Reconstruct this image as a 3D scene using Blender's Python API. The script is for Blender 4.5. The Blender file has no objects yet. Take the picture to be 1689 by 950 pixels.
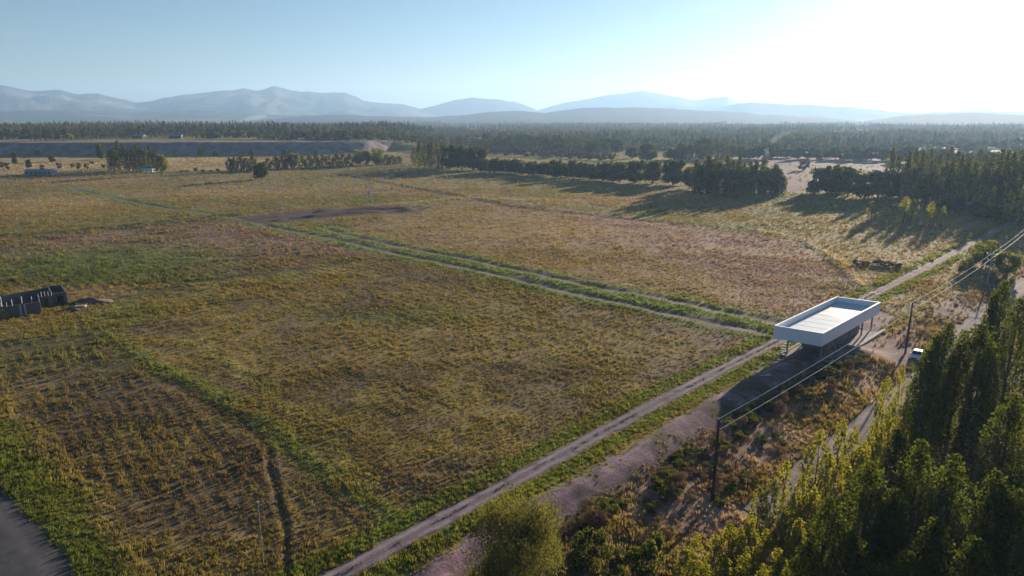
import bpy, math, numpy as np
from mathutils import Vector, Matrix
S = bpy.context.scene
rng = np.random.default_rng(7)

# ------------------------------------------------------------------ camera, sky, sun, exposure
CAM_H, FPX, HZ = 44.0, 1126.0, 191.0          # eye height (m), focal length and horizon row of the 1689x950 photograph
PITCH = math.atan((475 - HZ) / FPX)
SUN_AZ, SUN_EL = math.radians(37), math.radians(11)
cd = bpy.data.cameras.new('camera'); cam = bpy.data.objects.new('camera', cd); S.collection.objects.link(cam)
cam.location = (0, 0, CAM_H); cam.rotation_euler = (math.pi / 2 - PITCH, 0, 0)
cd.sensor_width = 36; cd.lens = 36 * FPX / 1689; cd.clip_start = 1; cd.clip_end = 60000
S.camera = cam
W = bpy.data.worlds.new('World'); S.world = W; W.use_nodes = True
wn = W.node_tree.nodes; wl = W.node_tree.links
sky = wn.new('ShaderNodeTexSky'); sky.sky_type = 'NISHITA'; sky.sun_disc = False
sky.sun_elevation = SUN_EL; sky.sun_rotation = SUN_AZ
sky.altitude = 600; sky.air_density = 1.0; sky.dust_density = 0.45; sky.ozone_density = 3.2
wl.new(sky.outputs[0], wn['Background'].inputs[0]); wn['Background'].inputs[1].default_value = 0.041
sl = bpy.data.lights.new('sun', 'SUN'); sl.energy = 5.0; sl.angle = math.radians(0.5); sl.color = (1, 0.84, 0.66)
so = bpy.data.objects.new('sun', sl); S.collection.objects.link(so)
sd = Vector((math.sin(SUN_AZ) * math.cos(SUN_EL), math.cos(SUN_AZ) * math.cos(SUN_EL), math.sin(SUN_EL)))
so.rotation_euler = sd.to_track_quat('Z', 'Y').to_euler(); so.location = (0, 0, 60)
vs = S.view_settings; S.display_settings.display_device = 'sRGB'
vs.view_transform = 'Standard'; vs.look = 'None'; vs.gamma = 1; vs.exposure = 1.52
S.cycles.max_bounces = 6; S.cycles.diffuse_bounces = 2; S.cycles.glossy_bounces = 2
S.cycles.transmission_bounces = 2; S.cycles.volume_bounces = 0; S.cycles.transparent_max_bounces = 8

# ------------------------------------------------------------------ survey: photograph pixel -> place on the ground
def ray(u, v):
    dx = (np.asarray(u, float) - 844.5) / FPX; dy = -(np.asarray(v, float) - 475) / FPX
    return dx, math.cos(PITCH) + math.sin(PITCH) * dy, -math.sin(PITCH) + math.cos(PITCH) * dy
def P(u, v, z=0.0):
    a, b, c = ray(u, v); t = (z - CAM_H) / c
    return np.array([a * t, b * t])
def PL(pts, z=0.0): return np.array([P(u, v, z) for u, v in pts])
def tall(u, vb, vt):                           # height of an upright thing from its foot row and top row
    x, y = P(u, vb); a, b, c = ray(u, vt)
    return CAM_H + c / math.hypot(float(a), float(b)) * math.hypot(x, y)

# ------------------------------------------------------------------ noise
_N = np.random.default_rng(3).random((256, 256))
def vnoise(x, y):
    xi = np.floor(x).astype(int); yi = np.floor(y).astype(int); fx = x - xi; fy = y - yi
    fx = fx * fx * (3 - 2 * fx); fy = fy * fy * (3 - 2 * fy)
    a = _N[xi & 255, yi & 255]; b = _N[(xi + 1) & 255, yi & 255]; c = _N[xi & 255, (yi + 1) & 255]; d = _N[(xi + 1) & 255, (yi + 1) & 255]
    return (a * (1 - fx) + b * fx) * (1 - fy) + (c * (1 - fx) + d * fx) * fy
def fbm(x, y, s, o=4, k=0.0):
    v = 0; a = 1; t = 0; x = x / s + k * 17.3; y = y / s - k * 9.1
    for i in range(o):
        v = v + a * vnoise(x, y); t += a; a *= 0.55; x, y = x * 1.97 + y * 0.31 + 5.2, y * 1.97 - x * 0.31 + 1.3
    return v / t
def sst(a, b, x):
    t = np.clip((x - a) / (b - a), 0, 1); return t * t * (3 - 2 * t)
def dline(x, y, pts):                          # distance to a polyline
    d = np.full(np.shape(x), 1e9)
    for (ax, ay), (bx, by) in zip(pts[:-1], pts[1:]):
        ex, ey = bx - ax, by - ay; L = ex * ex + ey * ey + 1e-9
        t = np.clip(((x - ax) * ex + (y - ay) * ey) / L, 0, 1)
        d = np.minimum(d, np.hypot(x - ax - t * ex, y - ay - t * ey))
    return d
def inside(x, y, poly):
    r = np.zeros(np.shape(x), bool); n = len(poly)
    for i in range(n):
        (ax, ay), (bx, by) = poly[i], poly[(i + 1) % n]
        if ay == by: continue
        r ^= ((ay > y) != (by > y)) & (x < (bx - ax) * (y - ay) / (by - ay) + ax)
    return r
def smooth_pl(pts, step):
    pts = np.asarray(pts, float)
    for _ in range(2):
        q = [pts[0]]
        for a, b in zip(pts[:-1], pts[1:]): q += [a * .75 + b * .25, a * .25 + b * .75]
        pts = np.array(q + [pts[-1]])
    d = np.r_[0, np.cumsum(np.hypot(*np.diff(pts, axis=0).T))]; n = max(2, int(d[-1] / step) + 1)
    s = np.linspace(0, d[-1], n)
    return np.c_[np.interp(s, d, pts[:, 0]), np.interp(s, d, pts[:, 1])]

# ------------------------------------------------------------------ the lie of the land (all lines surveyed once, in metres)
ROAD = PL([(420, 1024), (560, 950), (700, 873), (880, 776), (1060, 677), (1268, 570), (1425, 494), (1583, 412), (1690, 357), (1800, 300)])
DIRT = PL([(640, 1010), (730, 950), (820, 890), (915, 835), (990, 792), (1060, 752), (1130, 708), (1215, 656), (1300, 610), (1350, 585)])
LANE = PL([(1250, 850), (1330, 780), (1435, 695), (1530, 612), (1595, 545), (1660, 492), (1740, 430), (1850, 350)])
TAR = PL([(-150, 740), (-40, 840), (40, 930), (70, 1010), (90, 1100)])
TRACK_A = PL([(1280, 533), (1190, 515), (1096, 493), (1001, 477), (903, 456), (758, 424), (641, 402), (568, 386), (540, 377)])
TRACK_B = PL([(1262, 549), (1159, 530), (1064, 508), (969, 487), (875, 466), (758, 439), (690, 425), (617, 409), (544, 392), (447, 374), (394, 360), (250, 338), (120, 312)])
TRACK_C = PL([(1225, 382), (1318, 399), (1352, 420), (1385, 450), (1420, 484)])
TRACK_D = PL([(1255, 380), (1325, 392), (1365, 412), (1405, 444), (1442, 482)])
DITCH_E = PL([(-300, 404), (0, 391), (200, 374), (390, 356)])
PATH_F = PL([(95, 505), (220, 488), (330, 466), (450, 450), (560, 436), (640, 425)])
RUT_G = PL([(443, 738), (446, 765), (462, 830), (473, 880), (474, 960)])
BANK_H = PL([(190, 555), (240, 590), (300, 625), (420, 690), (520, 762), (590, 815), (650, 850), (690, 862)])
BROWN_H = PL([(190, 570), (260, 618), (340, 665), (430, 712), (520, 785)])
PALE_I = PL([(298, 562), (360, 590), (423, 626), (470, 672), (530, 720), (620, 790)])
LINE_J = PL([(560, 288), (735, 320), (860, 342), (1060, 364), (1240, 381)])
LINE_K = PL([(640, 336), (760, 326), (950, 331)])
SOIL_L = PL([(450, 360), (500, 355), (560, 350), (610, 347), (650, 347)])
DITCH_M = PL([(800, 960), (900, 880), (1000, 830), (1100, 768), (1190, 705), (1290, 645), (1400, 590)])
VERGE_T = PL([(-80, 690), (0, 765), (60, 830), (105, 890), (150, 970)])
REED_T = PL([(-60, 600), (0, 660), (80, 745), (130, 810), (200, 900), (245, 970)])
Z_A = PL([(-200, 575), (190, 548), (215, 590), (420, 690), (650, 855), (620, 885), (520, 955), (420, 1010), (240, 1010), (130, 830), (0, 660)])
Z_B = PL([(190, 545), (640, 428), (800, 455), (1262, 557), (1240, 578), (680, 880), (650, 850), (420, 690), (210, 590)])
Z_C = PL([(545, 385), (735, 335), (900, 340), (1310, 397), (1425, 490), (1290, 530), (1000, 472), (700, 410)])
Z_D = PL([(-300, 405), (0, 392), (380, 360), (640, 422), (340, 465), (0, 478), (-300, 490)])
Z_R = PL([(700, 1100), (900, 880), (1180, 705), (1380, 590), (1560, 500), (1689, 420), (2300, 300), (2300, 1100)])
Z_PINK = PL([(1200, 258), (1700, 262), (1700, 290), (1400, 300), (1290, 318), (1220, 290)])
Z_TAN = PL([(-700, 262), (0, 259), (620, 258), (670, 268), (380, 281), (180, 286), (0, 290), (-700, 296)]); HEDGE_N = PL([(-400, 298), (0, 293), (180, 287), (380, 283), (660, 271.5)])
Z_HED = PL([(800, 262), (1020, 272), (1200, 262), (1180, 255), (1010, 262), (800, 256)])
Z_YARD = PL([(1268, 600), (1330, 618), (1400, 590), (1490, 606), (1540, 596), (1500, 578), (1420, 556), (1470, 522), (1445, 505), (1280, 560)])
Z_SHADE_LAWN = PL([(1240, 350), (1300, 318), (1700, 335), (1700, 372), (1560, 400), (1440, 395)])
DIKE = PL([(-900, 262), (0, 258.5), (300, 257.5), (520, 256.5), (600, 254), (640, 250.5)])

def dike_h(x, y):                              # the terrace behind the stone-faced dike
    u = np.array([DIKE[:, 0], DIKE[:, 1]])
    yd = np.interp(x, u[0], u[1], right=u[1][-1])
    t = sst(0, 34, y - yd) * 14.0
    t *= 1 - sst(-180, -40, x + 0.12 * (y - 780))
    return t * (1 - sst(1500, 2600, y)) * (1 - sst(1200, 2500, -x) * 0.5)
_flat = [(ROAD, 3.2), (DIRT, 4), (LANE, 4), (TAR, 4)]
def gz(x, y):
    x = np.asarray(x, float); y = np.asarray(y, float)
    r = np.hypot(x, y)
    z = (fbm(x, y, 38, 4) - .5) * 1.1 * sst(0, 60, r) + (fbm(x, y, 4.5, 3, 2) - .5) * 0.35
    k = np.ones_like(z)
    for L, w in _flat: k = np.minimum(k, sst(w * .6, w * 2.2, dline(x, y, L)))
    z = z * k
    a = dline(x, y, TRACK_A); b = dline(x, y, TRACK_B)
    z = z - 0.14 * np.exp(-(a / 1.3) ** 2) - 0.14 * np.exp(-(b / 1.3) ** 2)
    z = z + 0.16 * np.exp(-((a - 3) / 1.2) ** 2) + 0.16 * np.exp(-((b - 3) / 1.2) ** 2)
    for L, dpt, w in ((TRACK_C, .12, 1.2), (TRACK_D, .12, 1.2), (DITCH_E, .55, 1.6), (RUT_G, .15, .4), (DITCH_M, .9, 2.2), (BROWN_H, .1, 1.2)):
        d = dline(x, y, L); z = z - dpt * np.exp(-(d / w) ** 2) + dpt * .7 * np.exp(-((d - 2.2 * w) / w) ** 2)
    z = z + 0.04 * np.exp(-(dline(x, y, BANK_H) / 2.0) ** 2) * sst(.3, .6, fbm(x, y, 6, 2, 3))
    d = dline(x, y, SOIL_L); z = z + 1.0 * np.exp(-((d - 7) / 3) ** 2) * sst(.35, .6, fbm(x, y, 12, 2, 4))
    return z + dike_h(x, y)

OLV = (.14, .112, .036); TAN = (.195, .15, .078); BRN = (.094, .073, .05); GRN = (.078, .105, .028); RED = (.175, .116, .104); SOI = (.115, .082, .078); PAL = (.30, .235, .14)
def lerp(c, d, t): return c + (np.asarray(d) - c) * t[..., None]
def row_stripe(x, y, a, b, spacing, k):
    d = b - a; d = d / np.hypot(*d); s = x * -d[1] + y * d[0]
    return .5 + .5 * np.sin(6.2832 * s / spacing + 5 * fbm(x, y, 22, 2, k))
ROW_A = (P(86, 691), P(116, 782)); ROW_E = (P(130, 300), P(60, 372)); ROW_D = (P(220, 470), P(560, 400))
def cover(x, y):
    """what grows here: colour of the soil/plants, how many tufts, how tall"""
    x = np.asarray(x, float); y = np.asarray(y, float); n = len(x)
    wx = x + (fbm(x, y, 7, 3, 8) - .5) * 5; wy = y + (fbm(x, y, 7, 3, 9) - .5) * 5
    n1 = fbm(x, y, 60, 4, 1); n2 = fbm(x, y, 14, 4, 2); n3 = fbm(x, y, 3.2, 3, 3); n4 = fbm(x, y, 150, 3, 5)
    r = np.hypot(x, y)
    c = np.tile(np.array(OLV), (n, 1)); c = lerp(c, GRN, sst(.42, .62, n2) * .55); c = lerp(c, TAN, sst(.47, .62, n1) * .75); c = lerp(c, BRN, sst(.55, .7, n3) * .4)
    den = np.ones(n); hgt = np.full(n, .35)
    far = sst(190, 260, y)
    st = row_stripe(x, y, *ROW_E, 3.2, 1); c = lerp(c, BRN, far * st * .35 * (x < 0))
    m = inside(wx, wy, Z_D); q = np.tile(np.array(BRN) * 1.35, (n, 1)); q = lerp(q, RED, sst(.42, .6, n2) * .6); q = lerp(q, OLV, sst(.5, .6, n1) * .7)
    g = np.exp(-(((x + 128) / 42) ** 2 + ((y - 205) / 30) ** 2)) + .7 * np.exp(-(((x + 75) / 30) ** 2 + ((y - 180) / 9) ** 2))
    q = lerp(q, GRN, np.clip(g * (.6 + n3), 0, 1)); q = lerp(q, np.array(BRN) * .8, row_stripe(x, y, *ROW_D, 2.4, 2) * .35)
    c[m] = q[m]; hgt[m] = .45
    m = inside(wx, wy, Z_C); q = np.tile(np.array(RED), (n, 1)); q = lerp(q, TAN, sst(.45, .65, n2) * .5); q = lerp(q, OLV, sst(.52, .62, n1) * .6); q = lerp(q, BRN, sst(.5, .7, n3) * .4)
    q = lerp(q, OLV, (1 - sst(10, 90, x + .3 * (y - 200))) * .7)
    c[m] = q[m]; hgt[m] = .28
    m = inside(wx, wy, Z_B); q = np.tile(np.array(OLV), (n, 1)); q = lerp(q, BRN, sst(.4, .6, n2) * .75); q = lerp(q, (.16, .125, .04), sst(.5, .6, n1) * .6); q = lerp(q, RED, sst(20, 55, x) * .55 * sst(.3, .6, n2)); q = lerp(q, np.array(BRN) * .9, sst(.5, .7, n3) * .5)
    g = np.exp(-(((x + 25) / 22) ** 2 + ((y - 150) / 7) ** 2)); q = lerp(q, GRN, g * .6)
    c[m] = q[m]; hgt[m] = .3
    m = inside(wx, wy, Z_A); q = np.tile(np.array((.135, .11, .046)), (n, 1)); q = lerp(q, BRN, sst(.42, .58, n2) * .8); q = lerp(q, OLV, sst(.5, .62, n1) * .6); q = lerp(q, GRN, sst(100, 125, y) * .45)
    sa = row_stripe(x, y, *ROW_A, 1.8, 3); q = lerp(q, np.array(BRN) * .75, sa * .55 * sst(60, 70, y)); q = lerp(q, np.array(BRN) * .8, sst(.5, .66, n3) * .5)
    c[m] = q[m]; hgt[m] = .44; den[m] *= (.4 + .85 * (1 - sa * sst(60, 70, y)))[m] * (.5 + n3[m])
    m = inside(wx, wy, Z_R); q = np.tile(np.array((.135, .098, .08)), (n, 1)); q = lerp(q, OLV, sst(.46, .62, n2) * .75); q = lerp(q, (.205, .155, .128), sst(.52, .7, n3) * .7); q = lerp(q, SOI, sst(.52, .66, n1) * .5)  # rough-ground browns shifted mauve to take in the violet flare veil
    c[m] = q[m]; hgt[m] = .52; den[m] *= .25 + 1.1 * sst(.35, .6, n2[m])
    m = inside(wx, wy, Z_PINK); c[m] = lerp(np.tile(np.array((.09, .066, .062)), (n, 1)), TAN, n2 * .25)[m]
    m = inside(x, y, Z_TAN); c[m] = lerp(np.tile(np.array(PAL) * .8, (n, 1)), OLV, sst(.45, .6, n2) * .7)[m]
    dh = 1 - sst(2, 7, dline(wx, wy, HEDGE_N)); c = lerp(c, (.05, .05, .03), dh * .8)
    m = inside(x, y, Z_HED); c[m] = (.17, .165, .06)
    # orange-tan patches and mown parts of the far field
    for u, v, ru, rv, col, k in ((90, 335, 40, 45, TAN, .9), (360, 315, 26, 34, TAN, .8), (470, 318, 30, 22, TAN, .7), (160, 300, 28, 22, TAN, .6), (520, 300, 40, 26, GRN, .5), (330, 285, 30, 40, GRN, .45), (560, 330, 30, 20, GRN, .4), (880, 380, 30, 25, (.2, .14, .06), .7), (1030, 330, 28, 20, (.22, .13, .08), .6), (700, 300, 60, 30, OLV, .7), (1500, 430, 24, 16, TAN, .8), (1560, 455, 12, 12, OLV, .9)):
        bx, by = P(u, v); e = np.exp(-(((wx - bx) / ru) ** 2 + ((wy - by) / rv) ** 2)) * k
        c = lerp(c, col, np.clip(e * (.5 + n2), 0, 1))
    m = inside(wx, wy, Z_YARD); c[m] = lerp(np.tile(np.array(SOI) * 1.15, (n, 1)), (.17, .13, .12), n3)[m]; den[m] = .04
    rb = row_stripe(x, y, TRACK_B[1], TRACK_B[4], 2.6, 4); mid = (y > 95) & (y < 700)
    c = c * (1 - .22 * rb * sst(.35, .6, n1) * mid)[:, None]; den = den * np.where(mid, (.55 + .6 * (1 - rb)) * (.6 + .6 * sst(.34, .52, fbm(x, y, 8, 3, 11))), 1)
    den[inside(x, y, Z_PINK)] *= .15
    # lines: banks, ruts, verges
    def band(L, w, col, k, dd=None, hh=None, soft=.5):
        nonlocal c, den, hgt
        d = dline(wx, wy, L) if w > 1 else dline(x, y, L)
        t = (1 - sst(w * (1 - soft), w * (1 + soft), d)) * k
        c = lerp(c, col, np.clip(t, 0, 1))
        if dd is not None: den = den + (dd - den) * np.clip(t, 0, 1)
        if hh is not None: hgt = hgt + (hh - hgt) * np.clip(t, 0, 1)
    band(TRACK_A, 6, (.085, .125, .03), .7, 1.3, .3); band(TRACK_B, 6.5, (.085, .125, .03), .75, 1.3, .3)
    band(TRACK_A, 1.9, np.array(SOI), .95, 0, .15); band(TRACK_B, 1.9, np.array(SOI), .95, 0, .15)
    band(DITCH_E, 6, GRN, .5, 1.4, .5); band(DITCH_E, 2.2, np.array(BRN) * .5, .95, .1, .3)
    band(PATH_F, 2.5, GRN, .5); band(PATH_F, 1.4, np.array(BRN) * .55, .9, .1, .2)
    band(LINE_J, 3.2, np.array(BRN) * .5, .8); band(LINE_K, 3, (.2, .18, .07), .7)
    band(SOIL_L, 15, np.array(SOI) * .5, .97, .02, .2, .3)
    band(BROWN_H, 1.8, np.array(BRN) * .6, .7, .8, .35); band(BANK_H, 2.0, (.105, .126, .036), .75 * sst(.32, .52, n2), 1.4, .36)
    band(PALE_I, 1.4, (.15, .14, .05), .6, 1.3, .32); band(RUT_G, .38, np.array(BRN) * .7, .55, .6, .25)
    band(TRACK_D, 1.6, PAL, .8); band(TRACK_C, 1.0, np.array(SOI) * .8, .7); 
    band(REED_T, 1.5, (.165, .14, .06), .6, 1.8, .65); band(VERGE_T, 3.4, np.array(GRN) * .85 + np.array(OLV) * .2, .85, 2.0, .55)
    d = dline(x, y, ROAD); e = np.exp(-((d - 3.0) / 1.4) ** 2) * (y < 330)
    c = lerp(c, (.10, .125, .028), np.clip(e * (.75 + .5 * n3), 0, 1)); den = den + e * 1.3; hgt = hgt + e * .06
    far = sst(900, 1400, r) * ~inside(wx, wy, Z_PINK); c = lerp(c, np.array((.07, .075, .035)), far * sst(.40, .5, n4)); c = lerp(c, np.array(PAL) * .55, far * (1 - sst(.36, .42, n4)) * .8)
    c = c * (1.45 * (.72 + .56 * n3))[:, None] * np.array([1.05, .98, .95])
    # nothing tall grows on the roads
    for L, w, k in ((ROAD, 1.45, .8), (DIRT, 1.9, 3.2), (LANE, 2.2, 1), (TAR, 3.4, .8)):
        den = den * sst(w * .85, w * 1.15, dline(x, y, L) + (fbm(x, y, 1.7, 2, 6) - .5) * k)
    dd = dline(x, y, DIRT); den = np.where(dd < 3.4, np.maximum(den, .5 * sst(.55, .66, fbm(x, y, 2.2, 3, 9))), den); hgt = np.where(dd < 2.6, hgt * .5, hgt)
    return c, den, hgt

# ------------------------------------------------------------------ helpers: meshes, materials, tagging
def mesh(name, V, F, col=None, smooth=False):
    me = bpy.data.meshes.new(name); V = np.asarray(V, np.float32)
    if isinstance(F, np.ndarray):
        nf, k = F.shape
        me.vertices.add(len(V)); me.vertices.foreach_set('co', V.ravel())
        me.loops.add(nf * k); me.loops.foreach_set('vertex_index', F.astype(np.int32).ravel())
        me.polygons.add(nf); me.polygons.foreach_set('loop_start', np.arange(0, nf * k, k, dtype=np.int32))
        me.update(calc_edges=True)
    else: me.from_pydata(V.tolist(), [], F); me.update()
    if col is not None:
        a = me.attributes.new('col', 'FLOAT_COLOR', 'POINT'); a.data.foreach_set('color', np.c_[col, np.ones(len(col))].astype(np.float32).ravel())
    if smooth: me.polygons.foreach_set('use_smooth', np.ones(len(me.polygons), bool))
    return me
def link(name, me, mat=None, parent=None, kind=None):
    o = bpy.data.objects.new(name, me); S.collection.objects.link(o)
    if mat is not None and me is not None and not me.materials: me.materials.append(mat)
    if parent is not None: o.parent = parent
    if kind: o['kind'] = kind
    return o
def thing(name, label, cat, loc, rz=0.0, group=None, me=None, mat=None):
    o = link(name, me, mat); o.location = (float(loc[0]), float(loc[1]), float(loc[2])); o.rotation_euler = (0, 0, rz)
    o['label'] = label; o['category'] = cat
    if group: o['group'] = group
    return o
def dup(root, loc, rz=0.0, scale=None, label=None, group=None, deep=True):
    r = root.copy(); S.collection.objects.link(r); r.location = [float(q) for q in loc]; r.rotation_euler = (0, 0, rz)
    if scale is not None: r.scale = scale
    if label: r['label'] = label
    if group: r['group'] = group
    for ch in list(root.children):
        c = ch.copy(); S.collection.objects.link(c); c.parent = r
        for g in ch.children:
            d = g.copy(); S.collection.objects.link(d); d.parent = c
    return r
class MB:                                      # collects boxes, tubes and prisms for one mesh
    def __init__(s): s.V = []; s.F = []
    def add(s, V, F):
        n = len(s.V); s.V += [tuple(map(float, v)) for v in V]; s.F += [[i + n for i in f] for f in F]
    def box(s, c, d, rz=0.0, tp=1.0):
        x, y, z = d[0] / 2, d[1] / 2, d[2] / 2; co, si = math.cos(rz), math.sin(rz); V = []
        for sz in (-1, 1):
            k = tp if sz > 0 else 1
            for sx, sy in ((-1, -1), (1, -1), (1, 1), (-1, 1)):
                a, b = sx * x * k, sy * y * k; V.append((c[0] + a * co - b * si, c[1] + a * si + b * co, c[2] + sz * z))
        s.add(V, [[3, 2, 1, 0], [4, 5, 6, 7], [0, 1, 5, 4], [1, 2, 6, 5], [2, 3, 7, 6], [3, 0, 4, 7]])
    def tube(s, pts, rad, n=7, cap=True):
        pts = [Vector(p) for p in pts]; V = []; F = []
        rad = rad if hasattr(rad, '__len__') else [rad] * len(pts)
        for i, p in enumerate(pts):
            t = (pts[min(i + 1, len(pts) - 1)] - pts[max(i - 1, 0)]).normalized()
            a = t.cross(Vector((0, 0, 1)) if abs(t.z) < .9 else Vector((1, 0, 0))).normalized(); b = t.cross(a)
            for j in range(n):
                w = 2 * math.pi * j / n; V.append(p + (a * math.cos(w) + b * math.sin(w)) * rad[i])
        for i in range(len(pts) - 1):
            for j in range(n): F.append([i * n + j, i * n + (j + 1) % n, (i + 1) * n + (j + 1) % n, (i + 1) * n + j])
        if cap: F.append(list(range(n))[::-1]); F.append([(len(pts) - 1) * n + j for j in range(n)])
        s.add(V, F)
    def prism(s, poly, z0, z1):                # poly: list of (x, y)
        n = len(poly); s.add([(x, y, z0) for x, y in poly] + [(x, y, z1) for x, y in poly],
            [list(range(n))[::-1], list(range(n, 2 * n))] + [[i, (i + 1) % n, n + (i + 1) % n, n + i] for i in range(n)])
    def me(s, name): return mesh(name, np.array(s.V), s.F)
def nmat(name):
    m = bpy.data.materials.new(name); m.use_nodes = True; n = m.node_tree.nodes; l = m.node_tree.links
    return m, n, l, n['Principled BSDF'], n['Material Output']
def mat_simple(name, col, rough=.85, var=.25, scale=3.0, bump=.0, metal=0.0, spec=.3, coords='Object'):
    m, n, l, b, o = nmat(name)
    tc = n.new('ShaderNodeTexCoord'); nz = n.new('ShaderNodeTexNoise'); nz.inputs['Scale'].default_value = scale; nz.inputs['Detail'].default_value = 6
    l.new(tc.outputs[coords], nz.inputs['Vector'])
    mx = n.new('ShaderNodeMix'); mx.data_type = 'RGBA'; mx.inputs['A'].default_value = (*[c * (1 - var) for c in col], 1); mx.inputs['B'].default_value = (*[min(1, c * (1 + var)) for c in col], 1)
    l.new(nz.outputs[0], mx.inputs['Factor']); l.new(mx.outputs['Result'], b.inputs['Base Color'])
    b.inputs['Roughness'].default_value = rough; b.inputs['Metallic'].default_value = metal; b.inputs['Specular IOR Level'].default_value = spec
    if bump:
        bp = n.new('ShaderNodeBump'); bp.inputs['Strength'].default_value = .6; bp.inputs['Distance'].default_value = bump
        l.new(nz.outputs[0], bp.inputs['Height']); l.new(bp.outputs[0], b.inputs['Normal'])
    return m
def mat_leaf(name, dark, light, trans=.4, tcol=None, inst=False, nscale=.9):
    m, n, l, b, o = nmat(name); n.remove(b)
    if inst:
        at = n.new('ShaderNodeAttribute'); at.attribute_type = 'INSTANCER'; at.attribute_name = 'col'; src = at.outputs['Color']
    else:
        oi = n.new('ShaderNodeObjectInfo'); tc = n.new('ShaderNodeTexCoord'); nz = n.new('ShaderNodeTexNoise')
        nz.inputs['Scale'].default_value = nscale; nz.inputs['Detail'].default_value = 3; l.new(tc.outputs['Object'], nz.inputs['Vector'])
        ad = n.new('ShaderNodeMath'); ad.operation = 'MULTIPLY_ADD'; ad.inputs[1].default_value = .45; l.new(oi.outputs['Random'], ad.inputs[0])
        mp = n.new('ShaderNodeMapRange'); mp.inputs[1].default_value = .3; mp.inputs[2].default_value = .7; mp.inputs[3].default_value = 0; mp.inputs[4].default_value = .6
        l.new(nz.outputs[0], mp.inputs[0]); l.new(mp.outputs[0], ad.inputs[2])
        mx = n.new('ShaderNodeMix'); mx.data_type = 'RGBA'; mx.inputs['A'].default_value = (*dark, 1); mx.inputs['B'].default_value = (*light, 1)
        l.new(ad.outputs[0], mx.inputs['Factor']); src = mx.outputs['Result']
    df = n.new('ShaderNodeBsdfDiffuse'); tr = n.new('ShaderNodeBsdfTranslucent'); ms = n.new('ShaderNodeMixShader'); ms.inputs[0].default_value = trans
    mt = n.new('ShaderNodeMix'); mt.data_type = 'RGBA'; mt.blend_type = 'MULTIPLY'; mt.inputs['Factor'].default_value = 1; mt.inputs['B'].default_value = (*(tcol or (1.5, 1.35, .7)), 1)
    l.new(src, mt.inputs['A']); l.new(src, df.inputs[0]); l.new(mt.outputs['Result'], tr.inputs[0])
    l.new(df.outputs[0], ms.inputs[1]); l.new(tr.outputs[0], ms.inputs[2]); l.new(ms.outputs[0], o.inputs[0])
    return m
def mat_earth(name, scale=1.0, bump=.08, use_col=True, col=(.2, .17, .17), rough=.95, var=.35):
    m, n, l, b, o = nmat(name)
    ge = n.new('ShaderNodeNewGeometry'); n1 = n.new('ShaderNodeTexNoise'); n2 = n.new('ShaderNodeTexNoise')
    n1.inputs['Scale'].default_value = 1.6 * scale; n1.inputs['Detail'].default_value = 8; n1.inputs['Roughness'].default_value = .7
    n2.inputs['Scale'].default_value = .22 * scale; n2.inputs['Detail'].default_value = 6
    l.new(ge.outputs['Position'], n1.inputs['Vector']); l.new(ge.outputs['Position'], n2.inputs['Vector'])
    if use_col:
        at = n.new('ShaderNodeAttribute'); at.attribute_name = 'col'; src = at.outputs['Color']
    else:
        rg = n.new('ShaderNodeRGB'); rg.outputs[0].default_value = (*col, 1); src = rg.outputs[0]
    ad = n.new('ShaderNodeMath'); ad.operation = 'ADD'; l.new(n1.outputs[0], ad.inputs[0]); l.new(n2.outputs[0], ad.inputs[1])
    mp = n.new('ShaderNodeMapRange'); mp.inputs[1].default_value = .65; mp.inputs[2].default_value = 1.35; mp.inputs[3].default_value = 1 - var; mp.inputs[4].default_value = 1 + var
    l.new(ad.outputs[0], mp.inputs[0])
    vm = n.new('ShaderNodeVectorMath'); vm.operation = 'SCALE'; l.new(src, vm.inputs[0]); l.new(mp.outputs[0], vm.inputs['Scale'])
    l.new(vm.outputs[0], b.inputs['Base Color']); b.inputs['Roughness'].default_value = rough; b.inputs['Specular IOR Level'].default_value = .1
    bp = n.new('ShaderNodeBump'); bp.inputs['Strength'].default_value = .8; bp.inputs['Distance'].default_value = bump
    l.new(n1.outputs[0], bp.inputs['Height']); l.new(bp.outputs[0], b.inputs['Normal'])
    return m

# ------------------------------------------------------------------ ground: one sheet out to the foot of the mountains
def build_ground():
    a = np.r_[np.arange(-48, 48.01, .22), np.arange(54, 306, 6)]; th = np.radians(a)
    r = [12.0, 30, 42]
    while r[-1] < 420: r.append(r[-1] * 1.0075)
    while r[-1] < 1500: r.append(r[-1] * 1.012)
    while r[-1] < 11500: r.append(r[-1] * 1.05)
    r = np.array(r); R, T = np.meshgrid(r, th, indexing='ij')
    X = (R * np.sin(T)).ravel(); Y = (R * np.cos(T)).ravel(); Z = gz(X, Y) * 1.0
    m, k = len(r), len(th); i = np.arange(m - 1)[:, None] * k; j = np.arange(k)[None]; j2 = (j + 1) % k
    F = np.stack([i + j, i + j2, i + k + j2, i + k + j], -1).reshape(-1, 4)
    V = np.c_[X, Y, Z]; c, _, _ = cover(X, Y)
    Fc = [list(range(k))]                                     # disc under the eye
    V2 = np.r_[V, [[0, 0, 0]]]; c2 = np.r_[c, c[:1]]
    T3 = np.c_[np.full(k, len(V)), j2.ravel(), j.ravel()]
    F = np.r_[F, np.c_[T3, T3[:, 2]]] if False else F
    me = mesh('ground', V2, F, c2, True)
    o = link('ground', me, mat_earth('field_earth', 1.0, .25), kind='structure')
    o['label'] = 'wide flat field of olive and reddish dry grass'
    return o
build_ground()

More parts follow.
